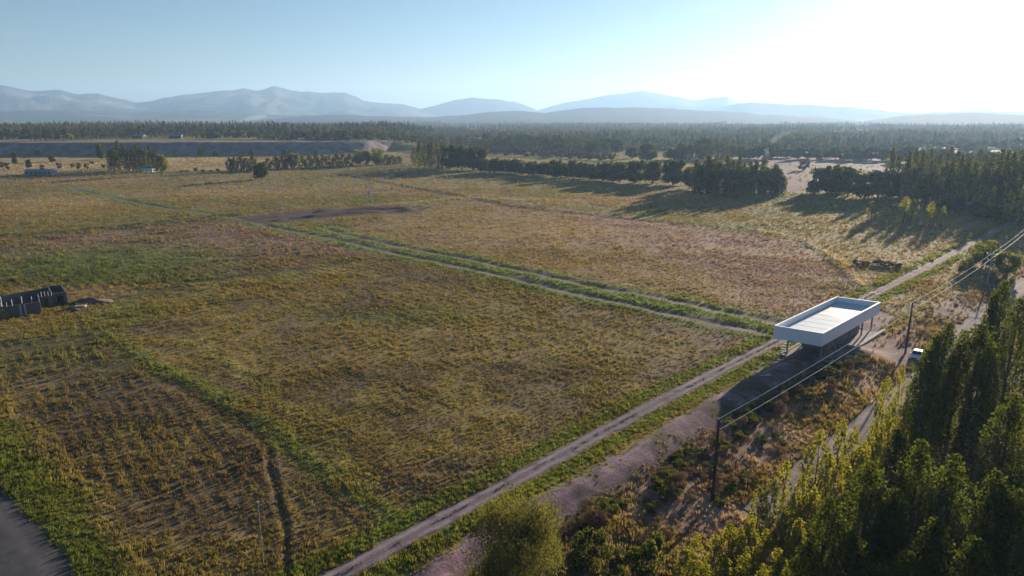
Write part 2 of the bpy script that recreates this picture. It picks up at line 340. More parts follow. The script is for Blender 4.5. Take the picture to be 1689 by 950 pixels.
def ribbon(name, L, w, mat, lift=.03, step=1.2, wob=.35, cross=6, crown=.0, kind='structure', wf=None, tone=None, rough=0.0):
    p = smooth_pl(L, step); t = np.gradient(p, axis=0); t /= np.hypot(t[:, 0], t[:, 1])[:, None]; nx = np.c_[-t[:, 1], t[:, 0]]
    s = np.r_[0, np.cumsum(np.hypot(*np.diff(p, axis=0).T))]; n = len(p); V = []; TC = []
    ww = np.full(n, w) if wf is None else np.interp(s / s[-1], *wf)
    eL = (fbm(s, s * 0 + 3, 2.5, 3, 1) - .5) * 2 * wob; eR = (fbm(s, s * 0 + 9, 2.5, 3, 2) - .5) * 2 * wob
    for k in range(cross + 1):
        q = k / cross * 2 - 1; off = q * ww / 2 + eL * max(0, -q) + eR * max(0, q)
        x = p[:, 0] + nx[:, 0] * off; y = p[:, 1] + nx[:, 1] * off
        z = gz(x, y) + lift + crown * (1 - q * q) - .03 * abs(q) ** 8 - .03 * np.exp(-((abs(q) - .5) / .13) ** 2) * (crown > 0)
        if rough: z = z + (fbm(x, y, 1.3, 3, 4) - .5) * rough * (abs(q) < .9)
        V.append(np.c_[x, y, z])
        if tone is not None: TC.append(tone(q * np.ones(n), s, x, y))
    V = np.concatenate(V); i = np.arange(cross)[:, None] * n; j = np.arange(n - 1)[None]
    F = np.stack([i + j, i + j + 1, i + n + j + 1, i + n + j], -1).reshape(-1, 4)[:, ::-1]
    return link(name, mesh(name, V, F, np.concatenate(TC) if TC else None, True), mat, kind=kind)
M_road = mat_earth('road_surface', 2.4, .07, True, var=.3); M_dirt = mat_earth('bare_earth_flare_tint', 1.6, .14, False, (.155, .112, .118), var=.35)  # mauve in the earth colour stands for the violet lens-flare veil
M_tar = mat_earth('worn_asphalt', 3, .02, True, var=.3); M_track = mat_earth('rutted_soil', 2, .06, True, var=.3)
def wheel(base, mid, edge, wm=.5, sp=.13, pot=.3):
    base, mid, edge = map(np.array, (base, mid, edge))
    def f(q, s, x, y):
        n = fbm(x, y, 1.6, 4, 5); g = fbm(x, y, 9, 3, 6); c = np.tile(mid, (len(q), 1)); c = lerp(c, base, np.exp(-((np.abs(q) - wm) / (sp * 1.6)) ** 2) * (.55 + .9 * g))
        c = lerp(c, edge, sst(.72, .98, np.abs(q) + (n - .5) * .5)); c = c * (1 - pot * sst(.55, .7, n))[:, None] * (.8 + .4 * g)[:, None]; return c
    return f
ribbon('gravel_road', ROAD, 2.75, M_road, .05, crown=.07, wob=.45, cross=18, step=.8, tone=wheel((.25, .20, .215), (.16, .128, .138), (.12, .10, .07), pot=.45), rough=.08)  # gravel greys carry some of the violet flare veil too
def streaks(q, s, x, y):
    n = fbm(q * 3.0 + s * .01, s * .12, 1, 4, 2); g = fbm(x, y, 5, 4, 3); c = np.tile(np.array((.185, .122, .138)), (len(q), 1)); c = lerp(c, (.27, .19, .195), sst(.48, .62, n) * .85); c = lerp(c, (.085, .06, .06), sst(.5, .6, g) * .85); c = lerp(c, (.09, .085, .04), sst(.58, .66, fbm(x, y, 2.2, 3, 9)) * .7)  # purple of the lens flare is mixed into these earth tones
    return lerp(c, (.12, .095, .06), sst(.7, 1, np.abs(q) + (g - .5) * .9))
ribbon('dirt_strip', DIRT, 4.0, mat_earth('bare_earth_flare_tint', 1.6, .16, True, var=.35), .04, wob=1.6, cross=16, step=.5, wf=([0, .3, .6, .8, 1], [3.6, 4.2, 4.4, 5.5, 5]), tone=streaks, rough=.14)
ribbon('dirt_lane', LANE, 4.6, M_road, .05, crown=.05, wob=.6, cross=14, tone=wheel((.25, .20, .19), (.185, .145, .14), (.14, .11, .08), .42))
ribbon('asphalt_road', TAR, 7.0, M_tar, .05, crown=.08, wob=.25, cross=14, tone=wheel((.085, .08, .085), (.07, .067, .072), (.085, .075, .06), .45, .2, .15))
ribbon('farm_track', TRACK_D, 1.8, M_track, .03, step=1.6, wob=.7, cross=6, tone=wheel((.26, .21, .16), (.2, .165, .12), (.14, .11, .07)))
ribbon('farm_track', TRACK_C, 1.6, M_track, .03, step=1.6, wob=.7, cross=6, tone=wheel((.15, .12, .115), (.12, .1, .08), (.12, .09, .06)))
for L, w in ((TRACK_A, 2.7), (TRACK_B, 2.8)):
    ribbon('farm_track', L, w, M_track, .03, step=1.6, wob=.7, cross=10, tone=wheel((.17, .135, .135), (.12, .105, .07), (.10, .09, .05)))
# grass growing down the middle of the gravel road is scattered with the tufts below

# ------------------------------------------------------------------ scattering (stuff): points carry colour, size and turn
def gn_scatter(name, pts, rot, scl, idx, col, coll):
    me = mesh(name, pts, np.zeros((0, 3), int)) if False else bpy.data.meshes.new(name)
    me.vertices.add(len(pts)); me.vertices.foreach_set('co', np.asarray(pts, np.float32).ravel())
    for nm, ty, fld, dat in (('rot', 'FLOAT_VECTOR', 'vector', rot), ('scl', 'FLOAT_VECTOR', 'vector', scl), ('idx', 'INT', 'value', idx)):
        a = me.attributes.new(nm, ty, 'POINT'); a.data.foreach_set(fld, np.asarray(dat, np.int32 if ty == 'INT' else np.float32).ravel())
    a = me.attributes.new('col', 'FLOAT_COLOR', 'POINT'); a.data.foreach_set('color', np.c_[col, np.ones(len(col))].astype(np.float32).ravel())
    o = link(name, me, kind='stuff')
    g = bpy.data.node_groups.new(name + '_scatter', 'GeometryNodeTree')
    g.interface.new_socket('Geometry', in_out='INPUT', socket_type='NodeSocketGeometry'); g.interface.new_socket('Geometry', in_out='OUTPUT', socket_type='NodeSocketGeometry')
    N = g.nodes; K = g.links; gi = N.new('NodeGroupInput'); go = N.new('NodeGroupOutput'); ip = N.new('GeometryNodeInstanceOnPoints')
    ci = N.new('GeometryNodeCollectionInfo'); ci.inputs[0].default_value = coll; ci.inputs['Separate Children'].default_value = True; ci.inputs['Reset Children'].default_value = True
    def at(nm, ty):
        q = N.new('GeometryNodeInputNamedAttribute'); q.data_type = ty; q.inputs['Name'].default_value = nm; return q.outputs['Attribute']
    K.new(gi.outputs[0], ip.inputs['Points']); K.new(ci.outputs[0], ip.inputs['Instance']); ip.inputs['Pick Instance'].default_value = True
    K.new(at('idx', 'INT'), ip.inputs['Instance Index']); K.new(at('rot', 'FLOAT_VECTOR'), ip.inputs['Rotation']); K.new(at('scl', 'FLOAT_VECTOR'), ip.inputs['Scale'])
    K.new(ip.outputs[0], go.inputs[0])
    md = o.modifiers.new('scatter', 'NODES'); md.node_group = g
    return o
def source(name, meshes, mat):
    c = bpy.data.collections.new(name)
    for m in meshes:
        m.materials.clear(); m.materials.append(mat); c.objects.link(bpy.data.objects.new(m.name, m))
    return c
def tuft(name, r, nb, h, w, spread, lean):
    V = []; F = []
    for i in range(nb):
        a = r.uniform(0, 6.283); d = spread * math.sqrt(r.uniform()); x, y = d * math.cos(a), d * math.sin(a); hh = h * r.uniform(.55, 1.15); b = r.uniform(0, 6.283)
        lx, ly = math.cos(a) * lean * r.uniform(.2, 1) * hh, math.sin(a) * lean * r.uniform(.2, 1) * hh; ux, uy = math.cos(b) * w * .5, math.sin(b) * w * .5; n = len(V)
        V += [(x - ux, y - uy, -.05), (x + ux, y + uy, -.05), (x + lx * .5 + ux * .9, y + ly * .5 + uy * .9, hh * .6), (x + lx * .5 - ux * .9, y + ly * .5 - uy * .9, hh * .6), (x + lx, y + ly, hh)]
        F += [[n, n + 1, n + 2, n + 3], [n + 3, n + 2, n + 4]]
    return mesh(name, np.array(V), F)
M_grass = mat_leaf('grass_blades', 0, 0, .45, (1.35, 1.25, .8), inst=True)
r_ = np.random.default_rng(11)
C_grass = source('grass_sources', [tuft('grass_tuft', r_, 11, 1, .13, .34, .35) for _ in range(4)] + [tuft('grass_tuft', r_, 14, 1, .09, .28, .25) for _ in range(3)], M_grass)
def scatter_field(name, r0, r1, per, size, aw=44.0, keep=None, seed=1):
    r = np.random.default_rng(seed); n = int(per * math.radians(2 * aw) / 2 * (r1 ** 2 - r0 ** 2))
    R = np.sqrt(r.uniform(r0 ** 2, r1 ** 2, n)); T = np.radians(r.uniform(-aw, aw, n)); x = R * np.sin(T); y = R * np.cos(T)
    c, den, hgt = cover(x, y); k = r.uniform(0, 2.2, n) < den
    x, y, c, hgt = x[k], y[k], c[k], hgt[k]; n = len(x); z = gz(x, y)
    hgt = hgt * (.68 + .42 * sst(.36, .64, fbm(x, y, 11, 3, 12))) * np.where(r.uniform(0, 1, n) < .03, 1.5, 1)
    h = hgt * np.exp(r.normal(0, .22, n)) * size; wd = (.35 + .65 * r.uniform(0, 1, n)) * size * (.55 + .5 * hgt)
    c = c * r.uniform(.8, 1.3, n)[:, None] * np.array([1.05, 1.1, .95])
    gn_scatter(name, np.c_[x, y, z], np.c_[np.zeros(n), np.zeros(n), r.uniform(0, 6.283, n)], np.c_[wd, wd, h], r.integers(0, 7, n), c, C_grass)
    return n
nt = scatter_field('meadow_grass', 46, 120, 13.0, .9, seed=1)
nt += scatter_field('meadow_grass', 120, 230, 4.6, 1.25, seed=2)
nt += scatter_field('meadow_grass', 230, 430, 1.1, 1.8, seed=3)
nt += scatter_field('meadow_grass', 430, 820, .22, 2.6, seed=4)
def road_tufts():
    r = np.random.default_rng(9); q = smooth_pl(ROAD, .35); k = (q[:, 1] > 55) & (q[:, 1] < 170); q = q[k]; q = q[fbm(q[:, 0], q[:, 1], 2.5, 3, 7) > .52]; n = len(q)
    q = q + r.normal(size=(n, 2)) * .1 + np.array([.05, -.05]); c = np.tile(np.array((.085, .085, .035)), (n, 1)) * r.uniform(.6, 1.2, n)[:, None]; sc = r.uniform(.2, .5, n)
    gn_scatter('roadway_weeds', np.c_[q, gz(q[:, 0], q[:, 1]) + .09], np.c_[np.zeros(n), np.zeros(n), r.uniform(0, 6.28, n)], np.c_[sc, sc, sc * .5], r.integers(0, 7, n), c, C_grass)
road_tufts()
print('tufts', nt)

# ------------------------------------------------------------------ trees
def leaf_quads(C, size, r, up=.0, asp=.7):
    n = len(C); a = r.normal(size=(n, 3)); a[:, 2] *= 1 + up; a /= np.linalg.norm(a, axis=1)[:, None]
    b = np.cross(a, r.normal(size=(n, 3))); b /= np.linalg.norm(b, axis=1)[:, None] + 1e-9
    s = (size * r.uniform(.6, 1.3, n))[:, None]; a = a * s * .5; b = b * s * .5 * asp
    V = np.stack([C - a, C - b + a * .15, C + a, C + b + a * .15], 1).reshape(-1, 3)
    return V, np.arange(4 * n).reshape(-1, 4)
def poplar_pts(r, H, Rm, npl, nlv, slim=1.0):
    """upright lobes of foliage packed round a tall leader, rounded at the top"""
    out = []; tot = []
    for i in range(npl):
        t = ((i + r.uniform(.1, .9)) / npl) ** .9; z = H * (.05 + .83 * t); a = i * 2.399 + r.uniform(-.5, .5)
        prof = Rm * (.78 + .22 * math.sin(math.pi * min(1, t * 1.1))) * math.sqrt(max(.09, 1 - max(0, (t - .6) / .42) ** 2.6))
        lr = Rm * r.uniform(.22, .40) * slim * (.75 + .25 * prof / Rm); lh = lr * r.uniform(2.3, 4.2); q = max(0, prof - lr * .7) * r.uniform(.7, 1.25)
        z = min(z, H * r.uniform(.93, .995) - lh * .9)
        k = max(6, int(nlv / npl * (lr / (.39 * Rm * slim)) ** 1.6)); d = r.normal(size=(k, 3)); d /= np.linalg.norm(d, axis=1)[:, None]; d *= (r.uniform(.3, 1.08, k) ** .4)[:, None]
        d[:, :2] *= np.where(d[:, 2] > 0, 1 - .35 * d[:, 2] ** 2, 1)[:, None]
        out.append(np.array([q * math.cos(a), q * math.sin(a), z]) + d * np.array([lr, lr, lh]))
    k = int(nlv * .05); t = r.uniform(.82, .985, k); d = r.normal(size=(k, 2)) * (Rm * .24 * (1.08 - t) / .2)[:, None]; out.append(np.c_[d, t * H])
    p = np.concatenate(out); p[:, 2] = np.maximum(p[:, 2], H * .02); return p
def round_pts(r, H, Rm, ncl, nlv, z0=.15, flat=1.0):
    """boughs of leaf clumps in an uneven broad crown"""
    out = []; cz = H * (z0 + 1) / 2; hz_ = H * (1 - z0) / 2
    for i in range(ncl):
        d = r.normal(size=3); d /= np.linalg.norm(d); q = r.uniform(.45, .85)
        d = np.sign(d) * np.abs(d) ** .72; q = q * .92; c = np.array([d[0] * Rm * q, d[1] * Rm * q, cz + d[2] * hz_ * q * flat]); cr = Rm * r.uniform(.24, .42)
        k = int(nlv / ncl * r.uniform(.7, 1.3)); e = r.normal(size=(k, 3)); e /= np.linalg.norm(e, axis=1)[:, None]; e *= (r.uniform(.25, 1, k) ** .45)[:, None]
        out.append(c + e * np.array([cr, cr, cr * .8 * hz_ / Rm if hz_ < Rm else cr * .95]))
    p = np.concatenate(out); p[:, 2] = np.clip(p[:, 2], H * .03, H * 1.02); return p
def trunk_mesh(name, H, rad, r, limbs=4, Rm=1.0, top=.8, upw=.25):
    mb = MB(); pts = [(0, 0, -.4)] + [(r.normal() * .012 * H * t, r.normal() * .012 * H * t, H * t * top) for t in (.08, .25, .45, .7, 1)]
    mb.tube(pts, [rad * 1.3, rad, rad * .85, rad * .65, rad * .4, rad * .1], 7)
    for i in range(limbs):
        a = i * 2.4 + r.uniform(-.4, .4); z = H * (.12 + .5 * i / max(1, limbs)); d = Rm * r.uniform(.5, .8); z2 = z + H * upw * r.uniform(.7, 1.3)
        mb.tube([(0, 0, z), (d * .5 * math.cos(a), d * .5 * math.sin(a), z + (z2 - z) * .4), (d * math.cos(a), d * math.sin(a), min(z2, H * .93))], [rad * .45, rad * .3, rad * .08], 5)
    return mb.me(name)
M_bark = mat_simple('tree_bark', (.11, .085, .065), .95, .4, 4, .05)
M_pop = mat_leaf('poplar_leaves', (.023, .028, .014), (.056, .064, .02), .54, (2.5, 2.6, .6))
M_sap = mat_leaf('sapling_leaves', (.125, .138, .03), (.205, .20, .044), .52, (2.0, 1.8, .55))
M_rnd = mat_leaf('broad_leaves', (.04, .046, .02), (.085, .088, .034), .4, (1.7, 1.6, .6), nscale=.4)
M_wil = mat_leaf('willow_leaves', (.09, .097, .04), (.14, .138, .055), .48, (1.6, 1.45, .6), nscale=.5)
M_dry = mat_leaf('dry_shrub_twigs', (.10, .07, .054), (.17, .12, .09), .35, (1.3, 1.15, .8))  # twig browns pushed mauve to imitate the flare veil
M_dsh = mat_leaf('dark_shrub_leaves', (.055, .068, .022), (.11, .122, .036), .45, (1.5, 1.4, .6))
M_mau = mat_leaf('mauve_leaves', (.06, .05, .042), (.10, .085, .06), .35, (1.3, 1.15, .8), nscale=.4)
VAR = {}
def variants(key, n, fn):
    VAR[key] = []
    for i in range(n):
        r = np.random.default_rng(100 + sum(map(ord, key)) * 7 + i); VAR[key].append(fn(r))
def mk_tree(pts, size, r, mat, tr, asp=.7, up=0):
    V, F = leaf_quads(pts, size, r, up, asp); me = mesh('crown', V, F); me.materials.append(mat); tr.materials.append(M_bark); return me, tr
variants('poplar', 5, lambda r: mk_tree(poplar_pts(r, 15, 2.3, 56, 9600), .27, r, M_pop, trunk_mesh('trunk', 15, .26, r, 5, 1.4, .85, .3)))
variants('sapling', 4, lambda r: mk_tree(poplar_pts(r, 7, .95, 15, 2000, .9), .22, r, M_sap, trunk_mesh('trunk', 7, .07, r, 3, .5, .9, .3), up=.4))
variants('shrub', 3, lambda r: mk_tree(round_pts(r, 2, 1.3, 14, 1100, .0), .2, r, M_dry, trunk_mesh('trunk', 2, .06, r, 5, 1.0, .7, .3), .35, .8))
variants('dshrub', 3, lambda r: mk_tree(round_pts(r, 3, 1.7, 16, 2000, .0), .24, r, M_dsh, trunk_mesh('trunk', 3, .1, r, 5, 1.2, .7, .3)))
def shaggy(p):
    a = np.arctan2(p[:, 1], p[:, 0]); k = .68 + .62 * fbm(a * 1.6 + 9, p[:, 2] * .55, 1, 3, 5); q = p.copy(); q[:, :2] *= k[:, None]; q[:, 2] *= .86 + .3 * fbm(p[:, 0] + 20, p[:, 1], 1.1, 3, 8); return q
variants('willow', 1, lambda r: mk_tree(shaggy(round_pts(r, 8, 4.6, 80, 34000, -.04)), .23, r, M_wil, trunk_mesh('trunk', 8, .3, r, 7, 3, .7, .35), .3, 1.2))
M_fpop = mat_leaf('far_poplar_leaves', (.036, .042, .02), (.09, .095, .034), .42, (1.9, 1.8, .6))
variants('fpop', 5, lambda r: mk_tree(poplar_pts(r, 15, 2.3, 22, 1100), .85, r, M_fpop, trunk_mesh('trunk', 15, .3, r, 2, 1.2, .8)))
variants('fgrn', 3, lambda r: mk_tree(poplar_pts(r, 15, 2.5, 16, 800), .95, r, M_wil, trunk_mesh('trunk', 15, .3, r, 2, 1.2, .8)))
variants('fsap', 3, lambda r: mk_tree(poplar_pts(r, 15, 2.5, 12, 800), .8, r, M_sap, trunk_mesh('trunk', 15, .3, r, 2, 1.2, .8)))
variants('frnd', 4, lambda r: mk_tree(round_pts(r, 12, 5.2, 34, 2200, -.02), 1.25, r, M_rnd, trunk_mesh('trunk', 12, .4, r, 4, 3, .7)))
M_fwil = mat_leaf('bright_willow_leaves', (.085, .10, .032), (.14, .15, .048), .5, (1.8, 1.7, .55), nscale=.4)
variants('fwil', 2, lambda r: mk_tree(round_pts(r, 10, 5.5, 40, 2600, -.02), .8, r, M_fwil, trunk_mesh('trunk', 10, .4, r, 4, 3, .7)))
variants('fshr', 3, lambda r: mk_tree(round_pts(r, 5, 3.2, 14, 520, .0), .85, r, M_mau, trunk_mesh('trunk', 5, .2, r, 3, 2, .7)))
BASE = {'poplar': (15, 4.6), 'sapling': (7, 2.0), 'shrub': (2, 2.6), 'dshrub': (3, 3.4), 'willow': (8, 9.2), 'fpop': (15, 4.6), 'fgrn': (15, 5), 'fsap': (15, 5), 'frnd': (12, 10.4), 'fwil': (10, 11), 'fshr': (5, 6.4)}
_cnt = {}
def plant(kind, x, y, h, w, name, label, cat='tree', group=None, z=None, rz=None):
    i = _cnt.get(kind, 0); _cnt[kind] = i + 1; cr, tr = VAR[kind][i % len(VAR[kind])]; bh, bw = BASE[kind]
    if z is None: z = float(gz(np.array([x]), np.array([y]))[0])
    o = thing(name, label, cat, (x, y, z), rng.uniform(0, 6.28) if rz is None else rz, group)
    o.scale = (w / bw, w / bw, h / bh)
    link('crown', cr, None, o); link('trunk', tr, None, o)
    return o
ORD = 'leftmost,second from the left,third from the left,fourth from the left,fifth from the left,sixth from the left,seventh from the left,eighth from the left,ninth from the left,tenth from the left,eleventh from the left,twelfth from the left'.split(',')
ORR = 'rightmost,second from the right,third from the right,fourth from the right,fifth from the right,sixth from the right,seventh from the right,eighth from the right,ninth from the right,tenth from the right,eleventh from the right,twelfth from the right,thirteenth from the right'.split(',')
def place(i, n): return ORD[i] if i < 12 and i <= n // 2 else ORR[n - 1 - i]
def far_tree(kind, u, vb, vt, wpx, name, label, cat='tree', group=None):
    x, y = P(u, vb); z = float(dike_h(np.array([x]), np.array([y]))[0]); h = tall(u, vb, vt); w = wpx * y / FPX
    if z > .5: x, y = P(u, vb, z)
    return plant(kind, x, y, max(1.0, h), w, name, label, cat, group)
def row(kind, pts, name, label, group, n, dv, wv, cat='tree', jit=2.2, hj=.22, ordn=True):
    """a row of trees whose feet follow the photograph's base line; pts = (u, v_base, v_top)"""
    pts = np.array(pts, float); s = np.linspace(pts[0, 0], pts[-1, 0], n)
    for u in s:
        vb = np.interp(u, pts[:, 0], pts[:, 1]) + rng.uniform(-dv, dv); vt = np.interp(u, pts[:, 0], pts[:, 2]); hh = (vb - vt) * rng.uniform(1 - hj, 1 + hj)
        far_tree(kind, u + rng.uniform(-jit, jit), vb, vb - hh, wv * rng.uniform(.8, 1.2), name, label + (', ' + place(list(s).index(u), n) if n <= 25 and ordn else ''), cat, group)

# big poplars at the right edge: (u_top, v_top, height, width, label)
DKL = 'tall dark leafy poplar in the belt filling the lower right foreground'
SPL = 'yellow-green young poplar in the thicket along the front of the dark poplar belt'
NEAR = [(1659, 463, 20, 4.6, 'topmost dark poplar, its tip touching the far end of the dusty lane'), (1641, 486, 18, 3.0, 'narrow poplar just left of and below the topmost poplar of the right belt'),
 (1686, 490, 20, 5.2, 'dark poplar cut by the right edge beside the topmost poplar'), (1622, 530, 19, 6.6, 'broadest dark poplar of the right belt, its rounded tip under the dusty lane'),
 (1594, 543, 17, 3.4, 'slim dark poplar against the left flank of the broadest poplar'), (1568, 526, 19, 4.2, 'tall slender poplar tip standing in front of the dusty lane, right of the pickup'),
 (1549, 545, 18, 4.4, 'dark poplar second to the right of the parked pickup'), (1533, 572, 17, 4.4, 'dark poplar whose leaves hide the right half of the parked pickup')]
for u, v, h, w, lb in NEAR:
    x, y = P(u, v, h); plant('poplar', x, y, h, w, 'poplar_tree', lb)
BELT = [(1524, 720, 16, 3.9), (1440, 755, 14, 4.4), (1371, 818, 12, 3.4), (1676, 640, 18, 4.6), (1580, 742, 16, 4.0), (1648, 768, 16, 4.2), (1480, 800, 13, 3.6), (1548, 850, 14, 4.0), (1612, 880, 14, 4.2), (1410, 872, 11.5, 3.6), (1735, 560, 19, 5), (1730, 700, 17, 5), (1484, 700, 13, 3.0), (1686, 800, 15, 4.4), (1500, 905, 12, 4), (1336, 890, 9.5, 3.2), (1450, 930, 10.5, 3.6)]
def ranks(T, kind, name, what, group, cuts, words):
    for k, wd in enumerate(words):
        q = sorted(t for t in T if cuts[k] <= t[1] < cuts[k + 1])
        for i, (u, v, h, w) in enumerate(q):
            x, y = P(u, v, h); plant(kind, x, y, h, w, name, what + ' ' + wd + ', ' + place(i, len(q)), group=group)
ranks(BELT, 'poplar', 'poplar_tree', 'dark poplar in the', 'dark poplars of the right-hand belt', (0, 660, 745, 830, 2000), ('upper belt rank below the dusty lane', 'second rank of the lower right belt', 'third rank of the lower right belt', 'bottom rank of the lower right belt'))
YOUNG = [(1355, 708, 7.5, 2.4), (1391, 690, 8, 2.6), (1412, 700, 8, 2.2), (1299, 757, 6.5, 2), (1255, 803, 6, 2.2), (1222, 870, 6, 2), (1277, 782, 6.5, 1.8), (1325, 780, 7, 2), (1465, 620, 8, 2.2), (1476, 652, 8, 2), (1446, 690, 8, 2.2), (1335, 735, 7, 1.9), (1370, 745, 7.5, 2.2), (1400, 760, 8, 2.2),
                   (1240, 845, 6, 1.9), (1205, 862, 5.5, 2.2), (1180, 882, 5.5, 2.1), (1138, 903, 5, 2), (1150, 880, 5, 1.7), (1265, 870, 6, 2), (1295, 830, 6.5, 2), (1285, 900, 6, 2.2), (1320, 850, 6.5, 2), (1230, 910, 5.5, 2), (1200, 920, 5, 2), (1165, 930, 5, 2), (1120, 935, 4.5, 1.8), (1345, 800, 7, 2), (1310, 810, 6.5, 1.7), (1430, 720, 8.5, 2.2), (1260, 930, 6, 2.2), (1300, 935, 6, 2.4),
                   (1490, 600, 7, 1.5), (1455, 655, 7.5, 1.8)]
ranks(YOUNG, 'sapling', 'young_poplar', 'yellow-green young poplar in the', 'young poplars in front of the belt', (0, 700, 770, 835, 885, 2000), ('topmost rank beside the dusty lane', 'second rank left of the dark belt', 'third rank left of the dark belt', 'fourth rank left of the dark belt', 'lowest rank at the bottom edge'))
for u, v, h, w, lb in [(1668, 760, 12, 3.4, 'lighter green young poplar high on the right edge among dark poplars'), (1655, 880, 10, 4, 'light green broad young poplar in the bottom right corner')]:
    x, y = P(u, v, h); o = plant('sapling', x, y, h, w, 'young_poplar', lb)
# bushes by the road
x, y = P(855, 985); plant('willow', x, y, 10.5, 10.0, 'willow_bush', 'big feathery grey-green willow bush at the bottom edge beside the gravel road', 'bush')
for u, vb, vt, w, lb in [(968, 950, 872, 4.2, 'dark round shrub right of the big willow bush'), (1065, 960, 868, 3.9, 'dark green leafy shrub left of the yellow-green saplings at the bottom'), (1012, 965, 905, 3.0, 'small leafy shrub between two dark shrubs at the bottom edge'), (905, 900, 858, 3.0, 'dull shrub behind the right side of the big willow bush')]:
    x, y = P(u, vb); plant('dshrub', x, y, tall(u, vb, vt), w, 'dark_shrub', lb, 'shrub')
for t in np.linspace(0, 1, 90):
    q = smooth_pl(DITCH_M, 1.0); i = int(t * (len(q) - 1)); x, y = q[i] + rng.normal(size=2) * (2.2, 2.2) + np.array([1.2, -1.2])
    if dline(np.array([x]), np.array([y]), DIRT)[0] < 3.0: continue
    k = rng.uniform() < .45
    plant('dshrub' if k else 'shrub', x, y, rng.uniform(1.2, 2.5), rng.uniform(1.8, 3.4), 'dark_shrub' if k else 'dry_shrub',
          'low dark shrub in the overgrown ditch beside the bare earth strip' if k else 'dry reddish-brown shrub in the overgrown ditch beside the bare earth strip', 'shrub', 'dark shrubs along the ditch' if k else 'dry shrubs along the ditch')
for i in range(70):
    u, v = rng.uniform(1050, 1560), 0; v = np.interp(u, [1050, 1200, 1400, 1560], [850, 760, 640, 520]) + rng.uniform(-25, 90)
    x, y = P(u, v)
    if min(dline(np.array([x]), np.array([y]), L)[0] for L in (LANE, DIRT, ROAD)) < 3.4 or inside(np.array([x]), np.array([y]), Z_YARD)[0]: continue
    k = rng.uniform() < .4
    plant('dshrub' if k else 'shrub', x, y, rng.uniform(.6, 1.5), rng.uniform(1.2, 2.6), 'dark_shrub' if k else 'dry_shrub', 'small dark bush on the rough ground between the ditch and the dusty lane' if k else 'small dry bush on the rough ground between the ditch and the dusty lane', 'shrub', 'dark bushes on the rough ground' if k else 'dry bushes on the rough ground')
# willows by the far power pole
for u, vb, vt, w, lb in [(1620, 440, 392, 46, 'round willow tree behind the power pole with two crossarms'), (1658, 458, 412, 46, 'round bright willow to the right of the power pole with two crossarms'), (1590, 452, 424, 26, 'low dark willow scrub left of the two round willows')]:
    far_tree('fwil', u, vb, vt, w, 'willow_tree', lb)
for i, (u, vb, w) in enumerate([(1412, 438, 16), (1428, 440, 18), (1446, 438, 20), (1462, 441, 20), (1478, 443, 22)]):
    far_tree('fshr', u, vb, vb - 10, w, 'dark_bush', 'dark bush on the spoil bank beyond the raised building, ' + ORD[i], 'bush', 'bushes on the spoil bank')
# right: little pointed trees, round clump and the poplar belt
for u, vb, vt, w, lb in [(1436, 364, 330, 15, 'small pointed tree leftmost of five standing before the right tree belt'), (1490, 366, 321, 16, 'second small pointed tree before the right tree belt, twin on its left side'), (1502, 371, 326, 15, 'third small pointed tree before the right tree belt, twin on its right side'), (1532, 374, 330, 14, 'fourth small pointed tree before the right tree belt'), (1551, 377, 338, 13, 'rightmost and shortest small pointed tree before the right tree belt')]:
    far_tree('fsap', u, vb, vt, w * 1.15, 'pointed_tree', lb)
RC = 'round dark tree in the low clump left of the right-hand poplars'
for u, vb, vt, w in [(1350, 318, 274, 34), (1372, 322, 271, 40), (1398, 326, 274, 40), (1425, 328, 281, 36), (1448, 326, 278, 40), (1470, 326, 280, 34), (1385, 316, 270, 34), (1340, 320, 296, 22)]:
    far_tree('frnd', u, vb, vt, w, 'round_tree', RC + ', ' + place(sorted((1350, 1372, 1398, 1425, 1448, 1470, 1385, 1340)).index(u), 8), group='round trees left of the right belt')
GB = 'tall poplar in the long dark belt at the right edge'
for a in [[(1462, 320, 254), (1560, 330, 258), (1720, 338, 262)], [(1490, 336, 262), (1600, 342, 262), (1720, 356, 268)], [(1505, 306, 252), (1620, 308, 254), (1720, 312, 256)]]:
    row('fpop', a, 'poplar_tree', GB, 'poplars of the right belt', 20, 3, 19, ordn=False)
row('frnd', [(1560, 352, 328), (1720, 372, 338)], 'round_tree', 'low broad tree at the foot of the right-hand poplar belt', 'low trees under the right belt', 8, 4, 24)
row('fsap', [(1585, 350, 300), (1705, 380, 312)], 'pointed_tree', 'sunlit pale green poplar along the front of the right belt', 'pale poplars in front of the right belt', 6, 4, 14)
# middle: hedge, big rounds, tall hedge
row('frnd', [(796, 284, 262), (900, 291, 266), (1010, 299, 270)], 'round_tree', 'low bushy tree in the long hedge across the far field side', 'trees of the long hedge', 24, 1.5, 21)
for u, vb, vt, w, lb in [(1022, 301, 264, 32, 'leftmost big round tree at the right end of the long hedge'), (1048, 302, 262, 34, 'second big round tree at the right end of the long hedge'), (1076, 303, 262, 38, 'third big round tree, beside the right end of the long hedge'), (1110, 305, 257, 42, 'tallest big round tree, just left of the tall close row'), (1137, 311, 272, 26, 'lower rounded tree filling the gap between the big round trees and the close row')]:
    far_tree('frnd', u, vb, vt, w, 'round_tree', lb)
for k in (0, 1):
    row('fpop', [(1145 + k * 4, 318 - k * 4, 266), (1180, 321 - k * 4, 262), (1250, 323 - k * 4, 270), (1284, 321, 278)], 'poplar_tree', 'dark narrow tree in the close row with the broad shadow', 'close row with the broad shadow', 15, 1.5, 19, hj=.17, ordn=(k == 1))
far_tree('fgrn', 1290, 322, 290, 14, 'poplar_tree', 'small sunlit tree at the right end of the tall close row')
